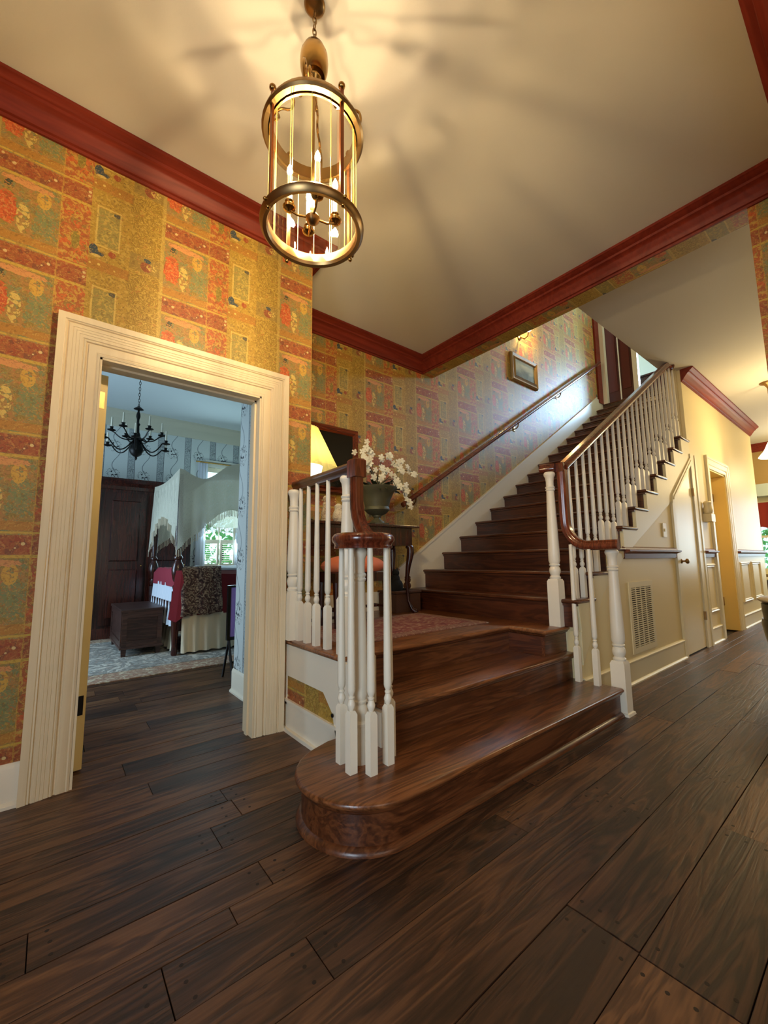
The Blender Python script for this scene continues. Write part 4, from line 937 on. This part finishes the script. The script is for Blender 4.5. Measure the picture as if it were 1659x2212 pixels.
for sy, yy in ((-1, BY0-.035), (1, BY1+.035)):
    vv = []; ff = []
    for i in range(n+1):
        x = BX0-.03+(BX1-BX0+.06)*i/n; zt = ztop(x); zh_ = hem(x)
        for k in range(7):
            t = k/6; vv.append((x, yy+sy*(.018*sin(x*38)*t+.03*t), zt+(zh_-zt)*t))
    for i in range(n):
        for k in range(6): a = i*7+k; ff.append((a, a+1, a+8, a+7))
    MB().add(vv, ff).build('side_drop', 'canopy', cv, smooth=True)
    mb = MB()
    for i in range(130):
        x = BX0-.03+(BX1-BX0+.06)*i/129; zh_ = hem(x); y = yy+sy*(.018*sin(x*38)+.03)
        mb.box(x-.003, x+.003, y-.003, y+.003, zh_-.075-.02*random.random(), zh_+.005)
    mb.build('fringe', 'skirt', cv, kind='stuff')
vv = []; ff = []
for i in range(33):
    t = i/32; y = BY0-.03+(BY1-BY0+.06)*t; zh_ = 1.28+.42*sin(pi*t)**.6
    for k in range(7): q_ = k/6; vv.append((BX0-.035-.02*q_-.02*sin(y*30)*q_, y, 2.235+(zh_-2.235)*q_-.05*sin(pi*t)*(1-q_)))
for i in range(32):
    for k in range(6): a = i*7+k; ff.append((a, a+1, a+8, a+7))
MB().add(vv, ff).build('foot_drop', 'canopy', cv, smooth=True)
mb = MB()
for i in range(90):
    t = i/89; y = BY0-.03+(BY1-BY0+.06)*t; zh_ = 1.28+.42*sin(pi*t)**.6; x = BX0-.055-.02*sin(y*30)
    mb.box(x-.003, x+.003, y-.003, y+.003, zh_-.08-.02*random.random(), zh_+.005)
mb.build('fringe', 'skirt', cv, kind='stuff')
# window 1 with shutters and curtain
w1 = struct(MB().box(1.93, 2.02, 7.61, 7.65, .94, 2.90).box(2.62, 2.71, 7.61, 7.65, .94, 2.90).box(2.02, 2.62, 7.61, 7.65, 2.80, 2.92).box(1.90, 2.74, 7.58, 7.65, .93, 1.0).build('window_1', plain('bedroom_trim_paint', srgb(206, 206, 196), .5)))
MB().box(2.02, 2.62, 7.68, 7.71, 2.72, 2.80).box(2.02, 2.62, 7.68, 7.71, 1.88, 1.93).box(2.02, 2.62, 7.68, 7.71, 1.0, 1.06).box(2.02, 2.06, 7.68, 7.71, 1.0, 2.8).box(2.58, 2.62, 7.68, 7.71, 1.0, 2.8).box(2.31, 2.33, 7.685, 7.705, 1.0, 2.8).build('sash', 'white', w1)
MB().box(2.03, 2.61, 7.695, 7.698, 1.0, 2.8).build('pane', 'pane', w1)
for x0, x1 in ((2.04, 2.31), (2.33, 2.60)):
    shu = MB().box(x0, x0+.035, 7.62, 7.64, 1.01, 1.49).box(x1-.035, x1, 7.62, 7.64, 1.01, 1.49).box(x0+.035, x1-.035, 7.62, 7.64, 1.42, 1.49).box(x0+.035, x1-.035, 7.62, 7.64, 1.01, 1.06).build('shutter', 'white', w1)
    mb = MB()
    for i in range(10): mb.box(-.09, .09, -.012, .012, -.002, .002).xf(Matrix.Translation(((x0+x1)/2, 7.63, 1.08+i*.036)) @ Matrix.Rotation(R(-20), 4, 'X'), len(mb.v)-8)
    mb.build('louvre', 'white', shu, kind='stuff')
for x0, x1, lab in ((1.90, 2.06, 'sheer white curtain at the left of the shuttered bedroom window'), (2.58, 2.80, 'sheer white curtain at the right of the shuttered bedroom window')):
    c = pleated(x0, 7.59, x1, 7.59, .45, 2.85, .012, .05, 60, .3).build('curtain', 'curtain', smooth=True); tag(c, lab, 'curtain')
tag(MB().tube([(1.86, 7.60, 2.87), (2.85, 7.60, 2.87)], .012, 10).build('curtain_rod', 'brass', smooth=True), 'thin curtain rod above the bedroom window', 'curtain rod')
# tree outside the bedroom window
def bush(name, label, c, size, n, leaf=.09, seed=1):
    rn = random.Random(seed); t = thing(name, label, 'tree', (c[0], c[1], 0)); mb = MB()
    for i in range(n):
        while True:
            p = Vector((rn.uniform(-1, 1), rn.uniform(-1, 1), rn.uniform(-1, 1)))
            if p.length < 1: break
        p = Vector((c[0]+p.x*size[0], c[1]+p.y*size[1], c[2]+p.z*size[2]))
        a = Vector((rn.uniform(-1, 1), rn.uniform(-1, 1), rn.uniform(-1, 1))).normalized(); b = a.cross(Vector((rn.uniform(-1, 1), .3, 1))).normalized()
        mb.add([p+a*leaf, p+b*leaf*.5, p-a*leaf, p-b*leaf*.5], [(0, 1, 2, 3)])
    mb.build('leaf_mass', 'foliage', t, kind='stuff')
    MB().tube([(c[0], c[1], -.3), (c[0]+.1, c[1], c[2])], [.09, .05], 8).build('trunk', 'stem', t)
bush('tree', 'leafy green tree outside the bedroom window', (3.2, 10.6, 1.6), (2.2, 1.0, 1.6), 1500, .10, 3)
bush('tree', 'leafy tree beyond the far kitchen window', (15.5, 1.2, 1.5), (1.0, 2.4, 1.2), 1200, .10, 5)
# chandelier
CX, CY = .72, 5.8
cl = thing('bedroom_chandelier', 'black iron chandelier with two tiers of ivory candles in the bedroom', 'chandelier', (CX, CY, H))
MB().lathe([(.105, -.001), (.10, -.02), (.07, -.035), (.015, -.045)], (CX, CY, H), 24).build('canopy', 'iron', cl, smooth=True)
z = H-.05; i = 0
while z > 3.02:
    pts_ = [(CX+(.010*cos(t) if i % 2 else 0), CY+(0 if i % 2 else .010*cos(t)), z-.018+.024*sin(t)) for t in [2*pi*j/10 for j in range(10)]]
    MB().tube(pts_, .003, 5, closed=True).build('chain_link', 'iron', cl, smooth=True); z -= .038; i += 1
MB().lathe([(.004, .64), (.05, .60), (.056, .595), (.012, .585), (.012, .56), (.022, .53), (.024, .50), (.014, .46), (.014, .42), (.03, .40), (.018, .38), (.022, .30), (.034, .27), (.04, .22), (.034, .18), (.05, .15), (.075, .10), (.08, .06), (.06, .015), (.03, -.01), (.012, -.02), (.016, -.035), (.004, -.06)], (CX, CY, 2.42), 20).build('turned_body', 'iron', cl, smooth=True)
def arm(a, r, zc, zlow, name='arm'):
    u = Vector((cos(a), sin(a), 0)); c = Vector((CX, CY, 0)); pts_ = []
    for t in [i/14 for i in range(15)]:
        rr_ = .03+(r-.03)*t; zz = 2.62+.06*sin(t*pi)*(1-t)-(2.62-zlow)*sin(pi*min(1, t*1.15))**1.0*.9+ (zc-2.62)*t**2
        pts_.append(c+u*rr_+Vector((0, 0, zz)))
    a_ = MB().tube(pts_, .0075, 7).build(name, 'iron', cl, smooth=True)
    e = pts_[-1]
    MB().tube([c+u*(.07+.035*cos(t))+Vector((0, 0, 2.60+.035*sin(t))) for t in [i*.5 for i in range(11)]], .005, 6).build('scroll', 'iron', a_, smooth=True)
    MB().lathe([(.010, -.005), (.045, .008), (.046, .014), (.018, .016), (.016, .045), (.024, .05)], (e.x, e.y, e.z), 14).build('cup', 'iron', a_, smooth=True)
    MB().lathe([(.012, 0), (.010, .13), (.003, .14)], (e.x, e.y, e.z+.04), 10).build('candle', 'candle', a_, smooth=True)
for j in range(6): arm(R(20+60*j), .37, 2.55, 2.42)
for j in range(6): arm(R(50+60*j), .27, 2.70, 2.56)
# easel
es = thing('painted_folding_screen_stand', 'purple painted panel on a black folding stand by the bedroom wall corner', 'stand', (1.42, 4.0, 0))
MB().cbox(1.33, 1.60, 3.985, 4.0, .40, .86, .002).build('painted_panel', 'mural', es)
MB().box(1.305, 1.33, 3.97, 4.01, .37, .875).box(1.60, 1.625, 3.97, 4.01, .37, .875).box(1.33, 1.60, 3.97, 4.01, .855, .875).box(1.33, 1.60, 3.97, 4.01, .37, .40).build('frame', 'black', es)
for x in (1.33, 1.60):
    for y in (3.86, 4.14):
        MB().tube([(x, 3.99, .38), (x, y, .012)], .012, 8).build('leg', 'black', es)
MB().tube([(1.33, 3.86, .012), (1.60, 3.86, .012)], .014, 8).tube([(1.33, 3.92, .18), (1.6, 3.92, .18)], .010, 8).build('crossbar', 'black', es)

# ------------------------------------------------------------------ landing things
def rugfringe(x0, x1, y0, y1, z):
    mb = MB()
    for i in range(60):
        y = y0+(y1-y0)*i/59
        mb.box(x1, x1+.02+.01*random.random(), y-.002, y+.002, z-.004, z-.001)
    return mb
lr = thing('landing_rug', 'small faded rose rug lying on the oak stair landing', 'rug', (2.1, 2.55, ZL))
MB().cbox(1.45, 2.80, 2.16, 2.96, ZL+.001, ZL+.011, .003).build('border', 'rug1b', lr)
MB().cbox(1.55, 2.70, 2.25, 2.87, ZL+.011, ZL+.0125, .0005).build('field', 'rug1', lr)
rugfringe(1.45, 2.80, 2.16, 2.96, ZL+.006).build('fringe', 'skirt', lr, kind='stuff')
tbl = thing('console_table', 'dark console table with cabriole legs against the papered landing wall', 'table', (2.2, 3.22, ZL))
zt = 1.435
MB().cbox(1.48, 2.87, 3.00, 3.40, zt-.022, zt, .006).build('tabletop', 'darkwood', tbl)
MB().box(1.54, 2.81, 3.05, 3.37, zt-.20, zt-.022).build('apron', 'darkwood', tbl)
MB().cbox(1.80, 2.5, 3.042, 3.05, zt-.17, zt-.05, .001).build('drawer_front', 'darkwood', tbl)
for x, y, sx, sy in ((1.57, 3.09, -1, -1), (2.78, 3.09, 1, -1), (1.57, 3.33, -1, 1), (2.78, 3.33, 1, 1)):
    u = Vector((sx, sy, 0)).normalized(); c = Vector((x, y, 0)); zz = [ZL, ZL+.012, ZL+.04, ZL+.12, ZL+.3, ZL+.45, ZL+.58, zt-.22, zt-.19]
    of = [.075, .07, .035, .0, -.012, .005, .03, .03, .0]; rr_ = [.030, .034, .018, .013, .018, .026, .036, .036, .030]
    MB().tube([c+u*o+Vector((0, 0, z_)) for o, z_ in zip(of, zz)], rr_, 12).build('leg', 'darkwood', tbl, smooth=True)
# dark picture
pc = thing('dark_glazed_picture', 'dark glossy picture in a brown frame on the landing wall behind the lamp', 'picture', (2.0, 3.45, 2.1))
MB().box(1.60, 2.36, 3.446, 3.452, 1.83, 2.38).build('picture_sheet', 'darkart', pc)
def frame(x0, x1, z0, z1, y, w_, d_, m, parent, name='frame'):
    pr = [(0, 0), (0, d_*.5), (w_*.2, d_), (w_*.45, d_*.6), (w_*.8, d_*.9), (w_, d_*.4), (w_, 0)]
    p = [(x0, y, z0), (x0, y, z1), (x1, y, z1), (x1, y, z0), (x0, y, z0)]
    c = [Vector((-1, 0, -1)), Vector((-1, 0, 1)), Vector((1, 0, 1)), Vector((1, 0, -1)), Vector((-1, 0, -1))]
    return MB().sweep(p, c, [Vector((0, -1, 0))]*5, pr, cap=False).build(name, m, parent)
frame(1.60, 2.36, 1.83, 2.38, 3.469, .075, .04, 'railx', pc)
# lamp
LX, LY = 1.68, 3.2
lp = thing('table_lamp', 'lit lamp with a pleated cream shade and black base on the console table', 'lamp', (LX, LY, zt))
MB().lathe([(.075, 0), (.08, .02), (.03, .04), (.02, .09), (.05, .15), (.06, .21), (.035, .28), (.018, .33), (.012, .42)], (LX, LY, zt), 20).build('base', 'black', lp, smooth=True)
mb = MB(); vv = []; ff = []; n = 96
for i in range(n):
    a = 2*pi*i/n; k = 1+.03*cos(a*24)
    vv += [(LX+.115*k*cos(a), LY+.115*k*sin(a), 2.275), (LX+.30*k*cos(a), LY+.30*k*sin(a)*.78, 1.925)]
for i in range(n): j = (i+1) % n; ff.append((2*i, 2*j, 2*j+1, 2*i+1))
mb.add(vv, ff).build('shade', 'shade', lp, smooth=True)
MB().lathe([(.16, 1.925-zt), (.15, 1.88-zt), (.10, 1.83-zt), (.03, 1.80-zt), (.012, 1.79-zt)], (LX, LY, zt), 20, cap=False).build('reflector_bowl', plain('milk_glass_bowl', (.95, 1, .9, 1), .3, emit=(.93, 1, .85, 1), es=1.1), lp, smooth=True)
MB().sphere((LX, LY, 2.04), .035).build('bulb', plain('lamp_bulb', (1, .9, .7, 1), .4, emit=(1, .80, .42, 1), es=70), lp, smooth=True)
# urn with orchids
UX, UY = 2.46, 3.17
ur = thing('urn_planter', 'dark verdigris pedestal urn on the console table', 'urn', (UX, UY, zt))
MB().sqs([(.085, 0), (.085, .022)], (UX, UY, zt)).lathe([(.075, .022), (.07, .035), (.035, .06), (.03, .075), (.045, .085), (.045, .095), (.09, .115), (.125, .15), (.125, .165), (.118, .18), (.135, .25), (.165, .32), (.195, .355), (.20, .37), (.19, .378), (.17, .365), (.15, .34)], (UX, UY, zt), 32, cap=True).build('urn_body', 'urn', ur, smooth=True)
orc = thing('orchid_arrangement', 'white silk orchids with dark stems and leaves spilling from the urn', 'flowers', (UX, UY, zt+.35))
rn = random.Random(11)
def petalmesh():
    vv = [(0, 0, 0)]; ff = []; n = 5; mb = MB()
    for k in range(5):
        a = 2*pi*k/5; w_ = 1.0 if k in (1, 4) else .75; u = Vector((cos(a), sin(a), 0)); v = Vector((-sin(a), cos(a), 0))
        pts_ = [Vector((0, 0, 0)), u*.011+v*.010*w_+Vector((0, 0, .003)), u*.024+v*.014*w_+Vector((0, 0, .004)), u*.034+v*.006*w_+Vector((0, 0, .0)), u*.034-v*.006*w_, u*.024-v*.014*w_+Vector((0, 0, .004)), u*.011-v*.010*w_+Vector((0, 0, .003))]
        mb.add(pts_, [(0, 1, 2, 3, 4, 5, 6)])
    mb.sphere((0, 0, .004), .006, 6, 4); return mb
blo = None
starts = Vector((UX, UY, zt+.37))
tips = [((2.26, 3.08, 2.22), (2.34, 3.1, 2.12)), ((2.10, 3.05, 2.02), (2.26, 3.08, 2.12)), ((2.20, 3.02, 1.95), (2.30, 3.05, 2.06)), ((2.33, 3.0, 1.86), (2.4, 3.05, 2.0)), ((2.55, 3.05, 2.17), (2.44, 3.12, 2.14)), ((2.68, 3.03, 2.06), (2.58, 3.1, 2.12)), ((2.80, 3.0, 1.98), (2.66, 3.05, 2.05)), ((2.66, 2.98, 1.72), (2.66, 3.0, 1.95)), ((2.72, 3.02, 1.60), (2.70, 3.02, 1.92)), ((2.44, 2.98, 1.90), (2.45, 3.04, 2.02)), ((2.56, 3.0, 1.80), (2.54, 3.02, 1.96)), ((2.22, 3.1, 2.12), (2.3, 3.12, 2.1))]
for ti, (tip, mid) in enumerate(tips):
    tip = Vector(tip); mid = Vector(mid); pts_ = []
    for i in range(13):
        t = i/12; pts_.append(starts*(1-t)**2+mid*2*t*(1-t)+tip*t*t)
    sm_ = MB().tube(pts_, .0032, 6).build('stem', 'stem', orc, smooth=True)
    for i in range(5 if ti % 2 else 6):
        t = .52+.48*i/5; p = starts*(1-t)**2+mid*2*t*(1-t)+tip*t*t
        p += Vector((rn.uniform(-.05, .05), rn.uniform(-.05, 0), rn.uniform(-.05, .05)))
        rot = Vector((rn.uniform(-1.1, .1), -1, rn.uniform(-.5, .4))).to_track_quat('Z', 'Y').to_euler(); s_ = rn.uniform(.8, 1.15)
        if blo is None:
            blo = petalmesh().build('blossom', 'petal', None, smooth=True); blo.location = p; blo.rotation_euler = rot; par(blo, orc); blo.scale = (s_,)*3
        else: copy_at(blo, p, orc, rot, (s_,)*3)
for i in range(22):
    a = rn.uniform(0, 2*pi); l = rn.uniform(.12, .26); u = Vector((cos(a), sin(a)*.7, rn.uniform(.0, .9))).normalized(); v = Vector((-sin(a), cos(a), 0))
    b = starts+Vector((cos(a)*.06, sin(a)*.06, -.01)); q_ = [b, b+u*l*.4+v*.025, b+u*l*.8+v*.018-Vector((0, 0, .02)), b+u*l-Vector((0, 0, .05)), b+u*l*.8-v*.018-Vector((0, 0, .02)), b+u*l*.4-v*.025]
    MB().add(q_, [(0, 1, 2, 5), (2, 3, 4), (2, 4, 5)]).build('leaf', 'leaf', orc, smooth=True)
# jug, figurine
jg = thing('porcelain_jug', 'small white porcelain jug with painted sprigs on the console table', 'jug', (2.0, 3.15, zt))
MB().lathe([(.03, 0), (.045, .02), (.055, .05), (.05, .09), (.035, .12), (.036, .14), (.04, .155), (.03, .165), (.008, .18)], (2.0, 3.15, zt), 20).build('body', rugmat('painted_sprig_glaze', [srgb(120, 60, 50), srgb(226, 216, 194), srgb(230, 220, 200), srgb(224, 212, 190)], 30), jg, smooth=True)
MB().tube([(2.035, 3.12, zt+.13), (2.07, 3.10, zt+.11), (2.07, 3.10, zt+.07), (2.045, 3.115, zt+.04)], .006, 8).build('handle', 'porc', jg, smooth=True)
fg = thing('porcelain_figurine', 'small pale porcelain figurine beside the jug on the console table', 'figurine', (1.86, 3.15, zt))
MB().lathe([(.035, 0), (.04, .01), (.03, .03), (.038, .07), (.028, .11), (.02, .15), (.024, .165), (.012, .18), (.02, .2), (.02, .22), (.004, .24)], (1.86, 3.15, zt), 16).build('body', rugmat('figurine_glaze', [srgb(120, 80, 70), srgb(196, 180, 160), srgb(216, 204, 184), srgb(150, 110, 90)], 30), fg, smooth=True)
# stool with coral seat
sl = thing('upholstered_stool', 'stool with a domed coral cushion and dark legs behind the balusters', 'stool', (1.93, 2.78, ZL))
mb = MB().sphere((1.93, 2.80, 1.055), .30, 24, 12, (1, .55, .30)); mb.build('seat_cushion', 'coral', sl, smooth=True)
MB().cbox(1.66, 2.20, 2.66, 2.94, .93, 1.01, .01).build('seat_frame', 'darkwood', sl)
for x in (1.69, 2.17):
    for y in (2.69, 2.91): MB().tube([(x, y, ZL+.013), (x, y, .75), (x, y, .94)], [.014, .02, .028], 10).build('leg', 'darkwood', sl)
MB().tube([(1.69, 2.80, .72), (2.17, 2.80, .72)], .012, 8).tube([(1.69, 2.69, .72), (1.69, 2.91, .72)], .012, 8).tube([(2.17, 2.69, .72), (2.17, 2.91, .72)], .012, 8).build('stretcher', 'darkwood', sl)
# books / white papers basket under the table
bk = thing('wicker_box', 'brown wicker box on the landing floor at the foot of the upper flight', 'box', (2.82, 3.25, ZL))
MB().cbox(2.66, 2.985, 3.13, 3.41, ZL+.001, .765, .01).build('body', 'basket', bk); MB().cbox(2.65, 2.995, 3.12, 3.42, .765, .785, .004).build('rim', 'basket', bk)
ct = thing('black_cat_figure', 'black seated cat figure on the wicker box', 'figurine', (2.75, 3.24, .785))
mb = MB().sphere((2.75, 3.24, .83), .085, 16, 10, (.95, .8, .95)).sphere((2.745, 3.24, .90), .055, 14, 8, (.9, .8, 1.1)).sphere((2.745, 3.235, .965), .038, 14, 8)
mb.build('body', 'fur', ct, smooth=True)
for s_ in (-1, 1): MB().lathe([(.013, 0), (.002, .03)], (2.745+s_*.02, 3.235, .99), 6).build('ear', 'fur', ct)
MB().tube([(2.80, 3.22, .80), (2.85, 3.19, .80), (2.88, 3.2, .80)], .012, 8).build('tail', 'fur', ct, smooth=True)
td = thing('brown_teddy', 'small brown plush bear on the wicker box behind the table leg', 'toy', (2.94, 3.28, .785))
MB().sphere((2.94, 3.28, .825), .042).sphere((2.94, 3.27, .885), .034).build('body', 'teddy', td, smooth=True)
for s_ in (-1, 1): MB().sphere((2.94+s_*.026, 3.27, .912), .013, 8, 6).build('ear', 'teddy', td, smooth=True)
for i, (hh, col_) in enumerate(((.03, (196, 180, 150)), (.025, (60, 40, 30)), (.03, (206, 196, 170)))):
    zb_ = ZL+.001+sum((.03, .025, .03)[:i])
    bkk = MB().cbox(1.62+.01*i, 1.95-.015*i, 3.02, 3.26, zb_, zb_+hh, .002).build('book', plain('book_cover_%s' % 'abc'[i], srgb(*col_), .6)); tag(bkk, ['pale book lying lowest of the stack under the console table', 'dark book in the middle of the stack under the console table', 'pale book on top of the stack under the console table'][i], 'book', 'books under the console table')
# ------------------------------------------------------------------ stair wall picture and sconce
sp_ = thing('framed_engraving', 'misty grey engraving in a worn gilt frame on the stair wall', 'picture', (5.68, 3.45, 4.05))
MB().box(5.42, 5.96, 3.44, 3.455, 3.93, 4.20).build('picture_sheet', 'art', sp_)
frame(5.42, 5.96, 3.93, 4.20, 3.469, .095, .05, 'gilt', sp_)
scn = thing('wall_sconce', 'brass wall sconce with a lit glass shade above the engraving', 'sconce', (5.62, 3.44, 4.6))
MB().lathe([(.05, 0), (.045, .012), (.02, .02)], (0, 0, 0), 18).xf(Matrix.Translation((5.62, 3.469, 4.62)) @ Matrix.Rotation(pi/2, 4, 'X')).build('back_plate', 'brass', scn, smooth=True)
MB().tube([(5.62, 3.45, 4.62), (5.62, 3.38, 4.56), (5.62, 3.32, 4.58), (5.62, 3.30, 4.64)], .009, 8).build('arm', 'brass', scn, smooth=True)
MB().lathe([(.02, 0), (.045, .02), (.055, .07), (.065, .12)], (5.62, 3.30, 4.65), 18, cap=False).build('glass_shade', 'globe', scn, smooth=True)
light('sconce_lamp', 'POINT', (5.72, 3.25, 4.74), 20, (1, .66, .25), .03)
# upstairs
rc = struct(MB().box(8.34, 8.53, 3.435, 3.471, UP, 6.6).build('trim_10', 'red'))
struct(MB().box(8.52, 8.62, 3.36, 3.471, UP, 6.6).build('trim_11', 'white'))
d4 = struct(MB().box(8.80, 8.84, 2.95, 3.45, UP+.01, 6.3).build('door_4', plain('dark_red_door_paint', srgb(70, 16, 12), .35)))
for a, b in ((3.0, 3.15), (3.25, 3.41)): MB().cbox(8.79, 8.80, a, b, UP+.3, 5.9, .0).build('door_panel', plain('dark_red_door_panel_%d' % int(a*100), srgb(84, 20, 14), .35), d4)
MB().box(8.785, 8.80, 3.185, 3.205, UP+.05, 6.2).build('door_stile', 'white', d4); MB().box(8.77, 8.86, 2.86, 2.95, UP+.01, 6.3).build('door_casing', 'white', d4)
mr = thing('oval_mirror', 'oval mirror in a dark frame on the pale upstairs wall', 'mirror', (10.48, 3.54, 5.95))
vv = [(10.485, 3.54+.085*cos(t), 5.95+.16*sin(t)) for t in [2*pi*i/32 for i in range(32)]]
MB().add(vv, [tuple(range(32))]).build('mirror_glass', 'mirror', mr); MB().tube([(10.48, 3.54+.10*cos(t), 5.95+.185*sin(t)) for t in [2*pi*i/32 for i in range(32)]], .022, 8, closed=True).build('frame', 'darkwood', mr, smooth=True)
us = thing('upstairs_chest', 'dark chest against the upstairs hall wall', 'chest', (10.3, 3.0, UP))
MB().box(10.1, 10.45, 2.55, 3.4, UP, 5.12).build('body', 'darkwood', us); MB().cbox(10.07, 10.48, 2.5, 3.44, 5.12, 5.16, .006).build('top', 'darkwood', us)
cs = thing('candlestick', 'dark slim candlestick on the upstairs chest', 'candlestick', (10.2, 3.42, 5.16))
MB().lathe([(.04, 0), (.01, .02), (.012, .1), (.02, .12), (.008, .2), (.016, .24), (.008, .26)], (10.2, 3.38, 5.16), 12).build('stick', 'iron', cs, smooth=True)
